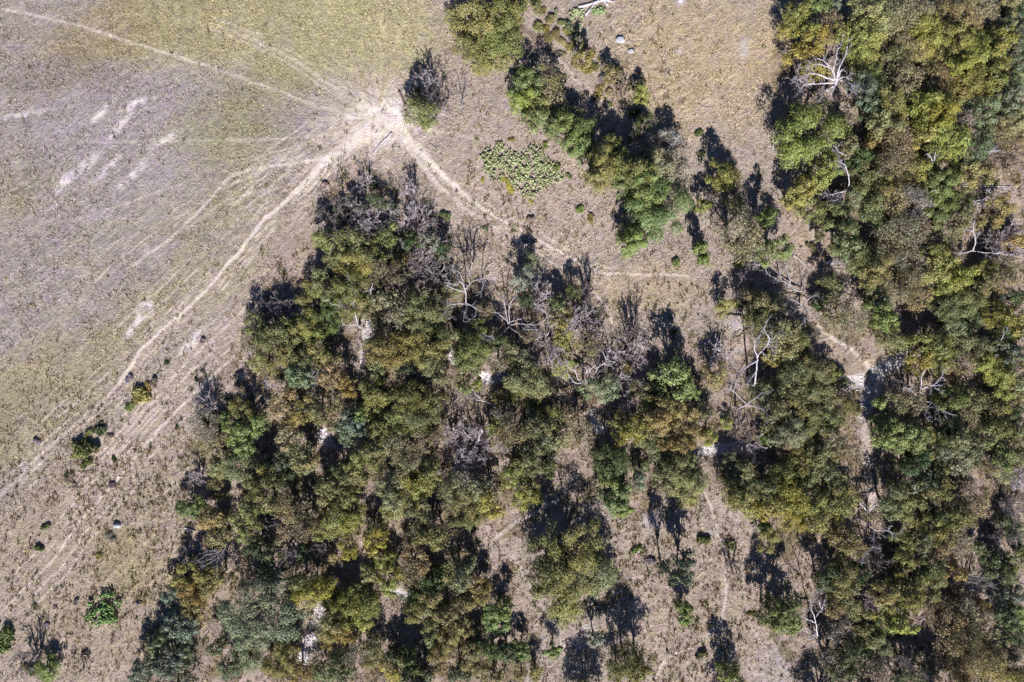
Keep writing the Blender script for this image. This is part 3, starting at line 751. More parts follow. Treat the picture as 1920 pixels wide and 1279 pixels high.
'L': (1470, 920, 3.562, """60 80 85 yg;180 60 85 yo;60 200 85 y;190 200 85 yg;320 60 85 o;400 120 85 o;330 220 75 yo;430 330 85 ao;490 390 65 a;780 80 85 ko;740 150 75 ko;870 200 70 oy;620 160 58 t;1100 70 95 to;1050 160 75 do;1010 280 85 o;1150 240 85 t;1100 340 92 ta;1220 160 85 t;1050 410 75 ta;1210 370 75 t;1310 380 48 bk;950 350 75 ot;
 830 380 78 yo;830 470 78 yo;760 560 50 yo;400 620 105 o;290 600 75 dg;470 650 75 o;450 730 75 o;350 790 75 t;40 890 75 g;880 640 85 oy;1000 640 85 o;870 720 85 yo;700 700 75 ot;720 830 92 oy;800 900 75 gy;650 900 75 dg;600 1000 80 o;480 820 75 o;1170 560 55 a;1290 600 70 nk;1380 570 38 b;1500 560 75 ob;1560 480 75 yg;1340 760 48 a;
 1080 820 95 t;1200 760 75 t;1150 900 85 t;1250 870 85 t;1350 930 85 t;1250 1000 100 to;1400 1020 85 t;1150 1030 92 ta;1300 1120 100 ta;1200 1190 95 at;1400 1160 85 ta;1080 1000 80 t;1450 1240 75 y;1490 840 75 bk;1570 800 55 g;1450 740 55 k;330 1130 75 tn;450 1100 85 do;560 1110 80 d;640 1080 80 od;400 1230 85 od;600 1210 85 tn;
 700 1150 70 nd;820 1150 70 nd;900 1240 85 od;780 1240 60 d;380 920 70 tn;560 730 45 n;520 560 60 d;620 450 60 nd;700 560 50 d;1450 300 70 nd;1550 250 70 d;1400 450 60 d;1020 520 70 do;930 560 60 d;1560 100 80 nd;1560 960 70 d;1560 1100 70 ot;1020 1180 70 to;540 940 60 o;1590 250 60 d;1590 400 50 d;1580 700 60 k;1590 900 60 g;1580 1000 60 t;1580 1230 60 o"""),
'N2': (480, 0, 2.906, """1180 80 100 o;1330 60 100 od;1250 190 100 od;1360 200 85 o;1160 240 75 oy;1250 300 60 yo;1100 130 60 o;1400 110 60 o;1340 330 55 yt;890 590 78 og;980 530 75 nd;960 600 50 n;930 430 45 n;880 500 40 d;900 660 35 o;1370 300 45 t;1200 370 30 t"""),
'N3': (950, 0, 2.906, """110 440 75 g;100 530 70 g;225 420 70 to;255 530 70 ta;180 570 75 og;230 660 80 gk;320 680 75 go;380 740 80 g;420 800 60 g;150 630 50 gk;740 510 45 yg;300 560 60 od;330 610 55 og;430 690 60 dg;460 830 60 o;600 840 60 od;870 1010 65 g;930 1070 65 g;780 1160 65 g;900 1190 65 g;735 690 55 do;905 745 50 dn;575 760 42 do;700 610 30 d;530 880 80 o;500 960 65 oy;640 910 85 og;740 820 80 nt;830 790 80 nt;740 930 90 og;830 880 85 ot;930 900 85 tn;985 870 60 tn;
 760 1010 80 g;900 980 75 tn;630 1000 50 bg;860 1110 178 g;1080 1120 42 yg;1050 720 22 gd;1075 830 18 gd;1180 950 70 ya;1240 950 55 yo;1250 1100 60 od;1150 1010 38 o;210 790 18 g;275 910 22 g;335 950 22 g;405 1140 22 g;565 560 15 g;160 30 38 o;240 110 28 oa;240 200 32 ao;410 310 45 ao;570 400 42 ao;520 430 30 n;640 490 45 na;500 510 25 ao;
 290 230 24 a;170 150 30 o;440 370 25 ao;630 1110 28 na;700 1080 50 gd;130 1190 20 n;150 10 30 o;60 30 50 o;350 140 25 ko;380 200 24 ok;300 120 22 ok;460 1180 20 oa;690 420 18 n;30 760 14 a;330 170 24 oa;350 250 24 oa;300 290 22 to;370 340 26 oa;460 290 24 to;480 360 24 oa;540 440 26 oa;600 380 24 to;610 470 26 oa;560 500 22 to;670 460 24 oa;200 60 24 oa;220 160 24 oa;270 60 22 to;420 240 22 to"""),
'N4': (1420, 0, 2.906, """220 60 70 yo;330 20 60 gb;200 140 60 y;280 170 60 yo;330 220 75 ya;260 280 75 ya;320 370 65 ya;420 110 55 t;480 180 55 y;430 20 38 b;560 140 72 yg;600 210 78 y;600 310 80 y;650 60 80 yt;700 150 70 y;780 70 90 ty;880 50 80 ta;930 160 80 yg;900 240 80 y;800 240 80 ty;850 330 80 ty;1050 70 80 ta;1150 60 80 ta;1260 30 80 ta;1110 200 80 y;
 1180 280 88 y;1250 220 70 yg;1320 310 60 y;1130 350 75 y;1350 210 65 ya;1380 140 60 b;1440 80 60 bd;1430 240 70 k;850 420 88 ta;1000 410 95 ta;1120 440 70 a;1200 440 85 ya;1300 400 75 yo;1400 440 60 bg;590 470 75 b;320 720 195 g;505 790 65 ot;740 560 88 oy;950 560 88 yg;1010 630 90 y;900 650 70 yg;940 720 70 yo;1060 740 88 yg;1000 810 85 ya;
 1110 650 70 tn;1240 600 80 kg;1300 540 70 yk;1400 530 70 k;1430 630 70 gt;780 740 95 ta;700 680 75 ot;700 800 85 at;800 860 95 ta;875 920 70 yg;720 900 78 to;620 930 78 od;600 1010 75 o;700 1020 78 ao;800 1000 78 to;650 1100 78 od;760 1100 75 t;860 1090 80 tn;1210 800 82 bg;1350 720 80 tk;1000 1000 70 g;1050 960 65 g;1010 1100 80 gd;930 1080 65 gd;
 1200 950 75 at;1120 1080 60 o;1130 1190 70 o;1330 1140 75 ya;250 1050 70 ya;195 1100 50 ya;370 950 72 yg;410 900 50 gd;300 1150 65 og;450 1150 65 bg;510 1080 65 kb;480 1240 78 bg;330 1000 55 ya;210 910 50 nd;240 430 50 n;640 400 50 do;500 640 50 t;680 480 60 d;620 600 60 d;560 860 50 d;1300 880 60 tn;1400 880 60 tn;1440 780 60 t;1040 300 60 ty;1020 520 60 ta;880 150 70 ty;740 300 60 ot;1380 30 60 o;1440 20 60 d;1450 160 60 k;1450 340 60 kb;1440 540 60 to;1450 700 60 t;1300 480 50 oy"""),
'W': (0, 420, 2.906, """770 940 45 oa;700 1000 24 go;480 1150 22 oa;512 1128 18 do;545 1098 16 do;450 1180 22 oa;418 1222 20 od;400 1258 22 go;730 970 24 o;800 900 24 ao;835 865 26 nd;480 1200 42 od;430 1240 36 o;550 1130 30 d;905 755 16 d;1100 640 18 n;590 1160 20 n;700 840 18 n;1065 850 12 d;955 1110 12 d;200 1190 18 n"""),
'S': (0, 840, 2.914, """355 150 16 d;610 65 16 d;470 80 26 od;200 550 26 g;450 1150 30 nd;15 1060 42 gd;250 1220 55 gd;150 1150 50 nd;190 1210 40 go;245 975 16 n;590 490 24 nk;410 850 16 n;600 210 22 n;250 430 24 ok;370 170 24 na;400 210 20 n;290 880 14 n;180 880 16 o;740 860 14 n;530 600 20 yo;130 1200 24 o"""),
}
BIG = [(1070, 1050, 70, 'o', 1.15), (1030, 1085, 34, 'o', 1), (1120, 1080, 32, 'o', 1), (1062, 1125, 44, 'oy', .8)]

trees = []
for tn, (ox, oy, sc, txt) in TILES.items():
    for it in txt.replace('\n', ' ').split(';'):
        u, v, r, k = it.split()
        trees.append([ox + float(u) / sc, oy + float(v) / sc, float(r) / sc, k, tn])
for x, y, r, k, _ in BIG: trees.append([x, y, r, k, 'big'])
trees.sort(key=lambda t: -t[2])
kept = []
for t in trees:
    if any(math.hypot(t[0] - q[0], t[1] - q[1]) < .60 * max(t[2], q[2]) + .28 * min(t[2], q[2]) and not (t[2] < 14 and q[2] < 14) for q in kept): continue
    kept.append(t)
# gravel patches and glades that stay open between the crowns
OPEN = [(1612, 722, 16), (1655, 706, 26), (1702, 668, 12), (1632, 830, 13), (1634, 900, 13), (578, 1185, 17), (847, 662, 8), (925, 708, 12), (1112, 793, 9), (1350, 848, 13), (690, 625, 12), (613, 820, 12), (868, 762, 20), (1333, 945, 24), (1200, 565, 36), (1290, 542, 30)]
op = []
for t in kept:
    r_old = t[2]
    for ox_, oy_, kr in OPEN:
        t[2] = min(t[2], (math.hypot(t[0] - ox_, t[1] - oy_) - kr * .8) / 1.2)
    if t[2] == r_old or t[2] > 8: op.append(t)
kept = op
# shadow casters standing just past the lower edge
kept += [[1105, 1335, 34, 'o', 'off'], [1372, 1312, 30, 'o', 'off'], [300, 1330, 34, 'b', 'off'], [1640, 1330, 34, 'o', 'off'], [1800, 1335, 34, 'o', 'off'], [780, 1335, 34, 'o', 'off'], [1560, 1340, 30, 'o', 'off']]

LAND = [((705, 222), 'sandy hub of trails'), ((970, 320), 'prickly pear patch'), ((1562, 145), 'largest bleached dead tree'), ((1425, 665), 'leaning white dead trunk'),
 ((873, 545), 'fork-limbed pale dead tree'), ((955, 608), 'spreading grey dead tree'), ((1652, 708), 'shaded gravel pool'), ((578, 1190), 'stony creek strip'), ((1370, 845), 'white gravel bar'),
 ((485, 1158), 'widest grey-green oak'), ((1545, 1180), 'two neighbouring white dead trees'), ((1826, 470), 'T-shaped white dead trunk'), ((1745, 735), 'white dead tree by the gravel'),
 ((1066, 1060), 'lone tree with the long shadow'), ((515, 545), 'shadowed left tip of the wood'), ((400, 1045), 'fan-shaped dead tree'), ((1278, 1075), 'twin blue-green saplings'),
 ((1490, 545), 'fallen grey tree'), ((1170, 85), 'white stone slabs'), ((1240, 385), 'round green thicket'), ((915, 50), 'grove on the top edge'), ((1530, 248), 'widest bright green tree'),
 ((680, 405), 'grey thicket at the wood tip'), ((885, 835), 'bare tangle inside the wood'), ((1114, 795), 'small white gravel spot'), ((1900, 20), 'top right corner'), ((1900, 1260), 'bottom right corner'),
 ((219, 985), 'pale boulder'), ((1750, 290), 'yellow canopy on the right'), ((620, 830), 'dim gravel gap'), ((690, 1000), 'yellow canopy low in the wood'), ((195, 1143), 'round green cactus clump'), ((150, 850), 'dark weeds on the lower trail')]
NAMED = {(1530, 248): 'widest bright green tree, standing at the field edge below the bleached dead tree', (485, 1158): 'widest grey-green live oak, beside the stony creek strip',
         (1066, 1058): 'lone broad olive tree in the lower glade, throwing a long dark shadow', (1246, 382): 'broad round bright green thicket right of the trail curve'}
SECT = ['right of', 'upper right of', 'above', 'upper left of', 'left of', 'lower left of', 'below', 'lower right of']
ORD = ['nearest', 'second', 'third', 'fourth', 'fifth', 'sixth', 'seventh', 'eighth', 'ninth', 'tenth', 'eleventh', 'twelfth', 'thirteenth', 'fourteenth', 'fifteenth', 'sixteenth', 'seventeenth', 'eighteenth']
_lab = []
OFF = {1105: 'casting the shadow right of the lone tree', 1372: 'casting the narrow shadow in the glade', 300: 'below the junipers on the left', 1640: 'under the lower right pair of dead trees', 1800: 'near the bottom right corner', 780: 'below the stony creek strip side', 1560: 'by the right edge of the glade'}
def want_label(o, px, py, words, noun):
    """labels are written once everything is known: look, rank and direction from the nearest landmark"""
    for (nx, ny), l in NAMED.items():
        if math.hypot(px - nx, py - ny) < 6 and noun != 'shrub':
            o['label'] = l; return
    if py > 1279:
        o['label'] = f'{words} {noun} past the bottom edge, {OFF[int(px)]}'
        return
    a, nm = min(LAND, key=lambda q: math.hypot(px - q[0][0], py - q[0][1]))
    d = math.hypot(px - a[0], py - a[1])
    s = SECT[int(((math.degrees(math.atan2(a[1] - py, px - a[0])) + 22.5) % 360) // 45)]
    _lab.append((words, noun, s, nm, d, o))
def write_labels():
    by = {}
    for w, nn, s, nm, d, o in _lab: by.setdefault((w, nn, s, nm), []).append((d, o))
    for (w, nn, s, nm), L in by.items():
        L.sort(key=lambda q: q[0])
        for k, (d, o) in enumerate(L):
            if len(L) == 1: o['label'] = f'{w} {nn} {s} the {nm}'
            else: o['label'] = f'{w} {nn}, {ORD[k]} {s} the {nm}'

TALL = [(1278, 1075, 40, 1.9), (1170, 320, 70, 1.25), (1270, 480, 60, 1.35), (1500, 1140, 60, 1.2), (1185, 1240, 40, 1.25), (1390, 420, 60, 1.15)]
rs = random.Random(77)
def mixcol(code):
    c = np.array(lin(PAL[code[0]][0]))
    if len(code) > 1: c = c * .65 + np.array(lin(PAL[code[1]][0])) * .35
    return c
for (px, py, r, code, tn) in kept:
    k = code[0]
    rm = r * S * (1.1 if r <= 14 or r >= 40 else (1.05 if k in 'nw' else 1.3))
    base = mixcol(code)
    v = rs.uniform(.68, 1.14)
    j = np.array([rs.uniform(.88, 1.09), 1.0, rs.uniform(.82, 1.35)])
    if r < 9.5 or (r < 13 and tn in ('N3', 'K', 'N2')) or (r < 17 and tn in ('W', 'S')):       # low bush: one mesh
        zc = .5
        x, y, _ = px2w(px, py, zc)
        o = obj('dry_shrub' if k in 'natw' else 'green_shrub', SHRUB[rs.randrange(6)])
        f = rm / .8
        o.location = (x, y, ground_z(x, y)); o.scale = (f * rs.uniform(.9, 1.15), f * rs.uniform(.9, 1.15), f * rs.uniform(.8, 1.3)); o.rotation_euler[2] = rs.uniform(0, 6.28)
        cc = base * v * j * (.8 if k in 'nw' else 1.05)
        o.color = (*cc, 1)
        tag(o, cat='shrub', group='low shrubs of the clearings'); want_label(o, px, py, {'n': 'low dry grey', 'w': 'low dry whitish', 'a': 'low golden brown', 't': 'low straw brown'}.get(k, 'low ' + PAL[k][1]), 'shrub')
        continue
    if k in 'nw':
        cl = min(BARE, key=lambda q: abs(q - rm)); me = BARE[cl][rs.randrange(len(BARE[cl]))]
        f = rm * 1.12 / cl; hz = f * rs.uniform(.9, 1.25); topz = (.8 + 1.3 * cl) * hz
        x, y, _ = px2w(px, py, topz * .65)
        t = empty('bare_tree', (x, y, ground_z(x, y)), rs.uniform(0, 6.28), (f, f, hz))
        cc = (1.12, 1.06, 1.05)
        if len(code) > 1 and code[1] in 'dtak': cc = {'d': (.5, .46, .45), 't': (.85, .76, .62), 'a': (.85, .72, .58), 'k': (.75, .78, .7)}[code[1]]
        if k == 'w': cc = (1.45, 1.42, 1.46)
        for nm, m_ in (('stem', me[0]), ('twigs', me[1])):
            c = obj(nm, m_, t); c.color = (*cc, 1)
        words = 'leafless dark' if code[1:] == 'd' else ('leafless brownish' if code[1:] in ('t', 'a') else PAL[k][1])
        tag(t, cat='tree', group=GROUP[k]); want_label(t, px, py, ('small ' if r < 17 else '') + words, 'tree')
        continue
    stl = STYLE[k]
    opts = [q for q in PROTO if q[0] == stl]
    key = min(opts, key=lambda q: abs(math.log(q[1] / rm)))
    tm, cm = PROTO[key][rs.randrange(len(PROTO[key]))]
    f = rm / key[1]; hz = f * rs.uniform(.85, 1.5) * (.5 if tn in ('W', 'S') and r < 25 else 1)
    if tn == 'big': hz *= 1.1
    if tn == 'N3' and k == 'g' and r > 40: hz *= .7
    for (hx, hy, hr, hf) in TALL:
        if math.hypot(px - hx, py - hy) < hr: hz *= hf
    topz = tree_h(key[1]) * hz
    x, y, _ = px2w(px, py, topz * .72)
    t = empty(NAME[k], (x, y, ground_z(x, y)), rs.uniform(0, 6.28), (f * rs.uniform(.92, 1.08), f * rs.uniform(.92, 1.08), hz))
    obj('trunk', tm, t)
    c = obj('crown', cm, t)
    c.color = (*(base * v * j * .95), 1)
    tag(t, cat='tree', group=GROUP[k]); want_label(t, px, py, ('small ' if r < 17 else ('large ' if r > 34 else '')) + PAL[k][1], NOUN[k])

# ------------------------------------------------------------------ dead trees traced limb by limb
DEAD = [
 ('N4', 3.2, 7.5, .26, 'largest bleached dead tree, limbs fanned out at the field edge', [
   [(430,455),(440,390),(455,350),(480,300),(490,250)], [(430,455),(415,390),(425,330),(440,270),(460,245)], [(416,398),(390,360),(350,325),(308,320)], [(430,440),(380,425),(320,405),(270,405),(235,430)],
   [(425,450),(370,455),(310,455),(260,465),(225,500)], [(425,460),(405,500),(380,540),(350,550)], [(360,458),(355,500),(345,545)], [(440,445),(480,435),(510,460),(540,480),(535,520)], [(500,450),(515,490),(505,525)], [(400,370),(340,350),(300,350)], [(430,445),(470,420),(500,430)], [(430,450),(450,395),(475,380)]]),
 ('B', 2.4, 5.5, .17, 'fork-limbed pale dead tree below the trail curve', [
   [(415,640),(415,560),(385,500),(350,520),(280,500)], [(415,560),(395,490),(375,440),(350,430)], [(415,555),(440,510),(500,485),(560,480),(585,490)], [(440,510),(430,460),(455,400)], [(540,485),(520,540),(505,600)], [(415,640),(350,640),(300,655),(280,700)],
   [(415,635),(470,660),(520,690)], [(430,645),(410,690),(400,750)], [(415,565),(340,545),(290,520)], [(350,640),(310,690),(330,720)], [(470,655),(480,700),(455,740)]]),
 ('B', 2.2, 6.0, .17, 'spreading grey dead tree at the middle of the photo', [
   [(685,765),(665,690),(660,640),(650,590),(600,550)], [(690,755),(690,660),(720,600)], [(675,745),(620,700),(570,690)], [(700,770),(760,765),(860,770),(930,720),(900,680),(850,660)], [(690,780),(650,820),(600,850),(520,825)], [(610,848),(550,870)], [(700,790),(740,820),(770,850)], [(760,765),(790,800),(880,800)], [(690,760),(730,740),(790,735)], [(930,720),(945,780),(980,770)]]),
 ('B', 2.4, 6.0, .17, 'antler-shaped white dead tree over dark shade, left of the rounded green tree', [
   [(1170,1130),(1130,1120),(1100,1060),(1060,1040),(1045,990)], [(1170,1132),(1110,1140),(1060,1080)], [(1170,1130),(1220,1100),(1250,1040),(1300,1000),(1280,940)], [(1170,1130),(1180,1060),(1150,1030)], [(1260,1020),(1340,1020)], [(1190,1115),(1200,1060),(1230,1030)]]),
 ('C', 3.0, 7.5, .26, 'leaning white dead trunk with a broken stub, in the gap right of centre', [
   [(1060,1150),(1070,1060),(1078,980),(1062,930),(1060,860)], [(1075,980),(1110,930),(1160,880),(1210,820)], [(1140,900),(1150,850),(1120,800),(1145,740)], [(1150,890),(1190,955)], [(1110,940),(1140,980)], [(1070,1000),(1010,1040),(950,1070)], [(1070,1060),(1040,1110),(1005,1150)], [(1160,880),(1200,880),(1190,910)]]),
 ('D', 3.0, 6.0, .19, 'T-shaped white dead trunk near the right edge', [
   [(1195,300),(1210,240),(1190,180),(1150,170)], [(1195,180),(1200,120)], [(1195,300),(1150,315),(1110,325),(1080,350)], [(1195,305),(1270,315),(1340,320),(1410,330)], [(1330,320),(1400,310)]]),
 ('N4', 3.0, 7.0, .19, 'long crooked white dead limb below the widest bright green tree', [
   [(500,1035),(495,960),(475,900),(440,880)], [(500,1038),(440,1050),(380,1070)], [(495,1030),(440,1085),(410,1095)], [(470,1040),(430,1070),(400,1060)]]),
 ('N4', 4.0, 7.0, .13, 'short white dead limb at the lower right of the widest bright green tree', [[(505,850),(460,835),(440,828),(425,800)], [(445,830),(440,870)]]),
 ('G', 2.4, 5.5, .17, 'crooked grey dead tree above the white gravel bar', [
   [(970,490),(1010,465),(1060,430),(1110,390)], [(1010,465),(960,420),(930,385),(910,370),(915,290),(905,260)], [(1010,470),(1080,485),(1130,510),(1165,570)], [(970,490),(960,540),(970,620)], [(925,380),(950,310)], [(975,485),(935,500)]]),
 ('H', 3.0, 7.0, .19, 'white dead tree with raised limbs, lower right of the gravel pool', [
   [(860,370),(940,345),(985,300),(1020,240)], [(860,370),(870,300),(890,240)], [(862,370),(800,380),(770,360)], [(940,348),(1000,345)], [(950,360),(1000,390)], [(925,365),(920,400)], [(985,300),(1010,300)]]),
 ('H', 3.0, 6.0, .15, 'small white dead tree forked downward, under the white dead tree by the gravel', [
   [(930,450),(900,500),(890,540)], [(930,450),(960,490),(985,550)], [(930,450),(1000,500),(1050,525)], [(905,505),(925,550)]]),
 ('I', 2.0, 6.0, .17, 'fan-shaped grey dead tree at the lower left of the wood', [
   [(690,380),(640,410),(560,430),(500,470)], [(685,385),(640,430),(560,460),(480,490)], [(685,385),(630,450),(570,490),(520,510)], [(690,390),(650,400),(590,400),(560,410)], [(690,390),(660,450),(650,520)], [(688,388),(650,450),(610,500)], [(680,390),(610,440),(540,480)], [(685,385),(670,440),(630,520)]]),
 ('L', 3.0, 7.0, .19, 'upright white dead tree, left one of the lower right pair', [
   [(225,970),(215,900),(200,830),(180,790),(180,720)], [(205,880),(160,860),(110,840)], [(222,935),(180,970),(150,940),(120,940)], [(222,950),(190,985),(170,990)], [(215,840),(250,790),(275,730)], [(250,790),(235,740)], [(265,760),(285,770)], [(180,970),(150,975)]]),
 ('L', 3.0, 6.0, .15, 'short white dead tree with three prongs, upper right one of the lower right cluster', [[(410,950),(435,930),(445,890)], [(410,950),(340,945)], [(415,952),(480,970)]]),
 ('L', 3.0, 6.0, .17, 'white dead tree reaching right, lowest of the lower right cluster', [[(375,1040),(330,1000),(300,975)], [(375,1040),(420,1090)], [(380,1040),(440,1055),(520,1060)], [(365,1030),(370,980)], [(375,1035),(410,1050),(450,1085)]]),
 ('L', 2.0, 4.0, .13, 'small broken white branch left of the lower right dead tree cluster', [[(230,1010),(200,1030),(160,1045)], [(230,1010),(235,1040)]]),
 ('H', 3.0, 6.0, .16, 'pale dead snag at the lower end of the stony track', [[(530,1150),(570,1110),(600,1080)], [(530,1150),(500,1110),(480,1090)], [(530,1150),(560,1160)], [(525,1150),(545,1130),(560,1085)]]),
 ('L', 3.0, 6.0, .15, 'pale dead limb just below the snag at the track end', [[(570,220),(600,260),(690,270),(750,300)], [(600,258),(600,330),(590,380)], [(690,270),(720,235)], [(580,380),(520,460)], [(590,378),(640,385)]]),
 ('A', 1.8, 5.0, .16, 'twisting pale dead tree in the upper left wood', [
   [(1080,1110),(1065,1040),(1050,980),(1065,920),(1030,850)], [(1065,1040),(1000,1000),(900,970)], [(1080,1112),(1140,1130),(1190,1090)], [(1075,1115),(1080,1180),(1070,1240)], [(1075,1110),(1000,1110),(980,1080)], [(1090,1120),(1150,1160),(1180,1160)], [(1000,1110),(1030,1140)]]),
 ('A', 3.0, 5.0, .13, 'short white dead limb above the twisting dead tree', [[(1200,940),(1165,920),(1160,890),(1130,900)], [(1162,895),(1175,850)]]),
 ('C', .8, 3.0, .2, 'fallen grey tree with its fan of branches toward the trail', [
   [(1330,560),(1250,500),(1200,490),(1130,470),(1080,490)], [(1220,495),(1150,455),(1100,430)], [(1210,490),(1150,490),(1080,520)], [(1200,490),(1140,440),(1120,390)], [(1220,495),(1160,510),(1090,545)], [(1200,490),(1120,500),(1060,500)], [(1310,545),(1370,560),(1360,480),(1350,400)], [(1230,490),(1220,440),(1210,400)], [(1290,530),(1270,450),(1250,400)]]),
 ('C', 1.6, 4.0, .16, 'sprawling grey dead tree below the fallen grey tree', [
   [(1370,650),(1400,610),(1430,590),(1450,580)], [(1370,650),(1420,700),(1460,740),(1505,770)], [(1375,655),(1395,710),(1350,780)], [(1365,650),(1310,620),(1280,600)], [(1430,590),(1445,630)], [(1365,655),(1320,680),(1290,720)], [(1375,650),(1370,700),(1380,760)]]),
 ('N4', 4.0, 7.0, .14, 'small white dead snag below the yellow canopy on the right', [[(955,880),(940,850),(920,838)], [(960,880),(970,830)], [(955,885),(930,900)]]),
 ('N4', 3.0, 6.0, .14, 'small white zigzag dead tree near the right edge above the T-shaped one', [[(1240,1080),(1270,1060),(1250,1030)], [(1240,1080),(1210,1110),(1190,1150)], [(1245,1075),(1280,1100),(1270,1115)], [(1210,1110),(1180,1100)], [(1225,1095),(1235,1125)]]),
 ('N2', .6, 4.0, .16, 'slender dead tree casting a dark line right of the sandy hub', [[(1130,600),(1125,560),(1105,480),(1088,430)], [(1127,560),(1135,520),(1140,470)], [(1130,590),(1115,610)], [(1128,570),(1160,585)]]),
 ('E', 2.0, 4.5, .12, 'forked white dead branch over the left tree shadow', [[(500,290),(520,340),(580,370)], [(520,340),(490,355)], [(545,352),(500,330)], [(515,320),(490,320)]]),
 ('F', .5, 2.6, .14, 'fallen pale branch beside the bright green tree in the wood opening', [[(510,440),(440,425),(380,410),(340,370)], [(510,440),(490,410),(440,350)], [(510,440),(560,455),(600,470)], [(380,412),(340,455)]]),
 ('D', 3.0, 6.0, .12, 'bent white dead limb lower right of the T-shaped trunk', [[(1345,545),(1370,590),(1390,640)], [(1300,490),(1345,500),(1370,525)], [(1345,545),(1340,520)]]),
 ('D', 3.0, 5.0, .12, 'straight pale dead limb at the right edge', [[(1265,955),(1340,910),(1370,870),(1385,830)], [(1330,915),(1300,925)]]),
 ('N4', 3.0, 5.0, .12, 'long pale dead branch near the right edge over blue-green leaves', [[(1180,862),(1240,835),(1295,810)], [(1260,828),(1320,820)]]),
 ('L', 3.0, 5.0, .12, 'thin white dead branch near the middle of the lower right wood', [[(860,800),(890,860),(880,900),(850,910)], [(890,880),(940,850)], [(890,885),(910,900)]]),
 ('N4', 3.0, 5.0, .11, 'low arching dead branch in the right canopy', [[(780,1180),(820,1165),(860,1175)], [(815,1168),(800,1120)], [(820,1168),(870,1130)], [(820,1168),(770,1140)]]),
 ('H', 2.5, 5.0, .12, 'short arching white branch above the gravel pool canopy', [[(770,75),(745,65),(710,75)], [(770,75),(790,95),(800,120)]]),
 ('G', 1.5, 3.5, .12, 'dark dead branch in the lower middle canopy', [[(1060,1000),(1060,960),(1045,925),(1100,930)]]),
 ('H', 2.5, 4.5, .12, 'grey dead branch at the right edge of the lower wood', [[(1420,960),(1460,990),(1500,1000)], [(1440,975),(1470,950),(1500,955)]]),
 ('B', 1.5, 3.5, .12, 'black charred-looking dead branch above the fork-limbed tree', [[(520,510),(530,430),(545,370),(565,320)], [(535,420),(555,380)]]),
]
GREY = {2: .72, 11: .72, 20: .72, 21: .7, 33: .1, 35: .13, 24: .55, 8: .85}
for di, (tn, z0, z1, r0, label, limbs) in enumerate(DEAD):
    ox, oy, sc, _ = TILES[tn]
    rs2 = np.random.RandomState(400 + di)
    P0 = limbs[0][0]
    bx, by, _ = px2w(ox + P0[0] / sc, oy + P0[1] / sc, z0)
    gz = ground_z(bx, by)
    t = empty('dead_tree' if z0 >= .9 else 'fallen_tree', (bx, by, gz))
    tag(t, label, 'dead tree')
    ends = {}
    cc = GREY.get(di, 1.0)
    def place(pts, zs):
        out = []
        for (u, v), z in zip(pts, zs):
            w = px2w(ox + u / sc, oy + v / sc, z + gz)
            out.append((w[0] - bx, w[1] - by, z))
        return np.array(out)
    if z0 >= .9:
        tp = np.array([[-.15, .1, -.4], [-.08, .05, z0 * .3], [.06, -.03, z0 * .7], [0, 0, z0]])
        c = obj('trunk', mesh_np('trunk', *tube_np([(tp, np.array([1.2, .95, .75, .6]) * r0)], 8), M_DEAD, True), t); c.color = (cc, cc, cc * 1.03, 1)
    laid = []      # (tile point, z) of limbs already set, so that side limbs start on them
    for li, L in enumerate(limbs):
        zs0 = z0
        best = None
        for q, z in laid:
            d = math.hypot(q[0] - L[0][0], q[1] - L[0][1])
            if best is None or d < best[0]: best = (d, z)
        if li and best and best[0] < 45: zs0 = best[1]
        n = len(L)
        ln = sum(math.hypot(L[k + 1][0] - L[k][0], L[k + 1][1] - L[k][1]) for k in range(n - 1)) / sc * S
        ze = min(z1, zs0 + ln * rs2.uniform(.25, .75)) if z0 >= .9 else zs0 * .4 + rs2.uniform(.1, .9) * (z1 * .5)
        zs = [zs0 + (ze - zs0) * (k / (n - 1)) ** .8 for k in range(n)]
        for q, z in zip(L, zs): laid.append((q, z))
        Pw = catmull(place(L, zs), 5)
        Pw[1:-1] += rs2.normal(size=Pw[1:-1].shape) * .04
        first = li == 0 or best[0] > 20 or best[1] <= z0 + .3
        rb = r0 * (.5 if first else .33)
        main = [(Pw, np.linspace(rb, max(.03, rb * .3), len(Pw)))]
        tw = []
        dens = 8 if di != 24 else 3
        sprout(rs2, tw, Pw, rb * .5, 0, 3, [dens, 3, 2], .36, .28, .016, .8, .03)
        c = obj('branch', mesh_np('branch', *tube_np(main, 6), M_DEAD, True), t); c.color = (cc, cc, cc * 1.03, 1)
        c2 = obj('twigs', mesh_np('twigs', *tube_np(tw, 3), M_DEAD, False), c); c2.color = (cc * .92, cc * .9, cc * .95, 1); c2['kind'] = 'stuff'

# logs on the ground
def log(pts, r, label, tint, name='fallen_log'):
    P_ = np.array([[*px2w(x, y)[:2], 0] for x, y in pts]); b = P_[0].copy()
    P_[:, 2] = [ground_z(p[0], p[1]) + r * .8 for p in P_]
    b[2] = 0
    Q = catmull(P_ - b, 4)
    rad = np.linspace(r, r * .6, len(Q)); 
    Qe = np.concatenate([[Q[0] - (Q[1] - Q[0]) * .05], Q, [Q[-1] + (Q[-1] - Q[-2]) * .05]]); rad = np.concatenate([[.01], rad, [.01]])
    rs3 = np.random.RandomState(int(pts[0][0]))
    tw = []; sprout(rs3, tw, Q, r * .4, 0, 1, [3], .3, .2, .03, .8, .05)
    o = obj(name, mesh_np(name, *tube_np([(Qe, rad)] + tw, 7), M_DEAD, True)); o.location = b; o.color = (*tint, 1)
    tag(o, label, 'log')
log([(735, 249), (727, 258), (715, 268), (700, 288)], .15, 'white fallen log just below the sandy hub', (.95, .95, .95))
log([(748, 171), (754, 184), (760, 200)], .16, 'dark weathered log left of the bushes beside the sandy hub', (.32, .25, .24))
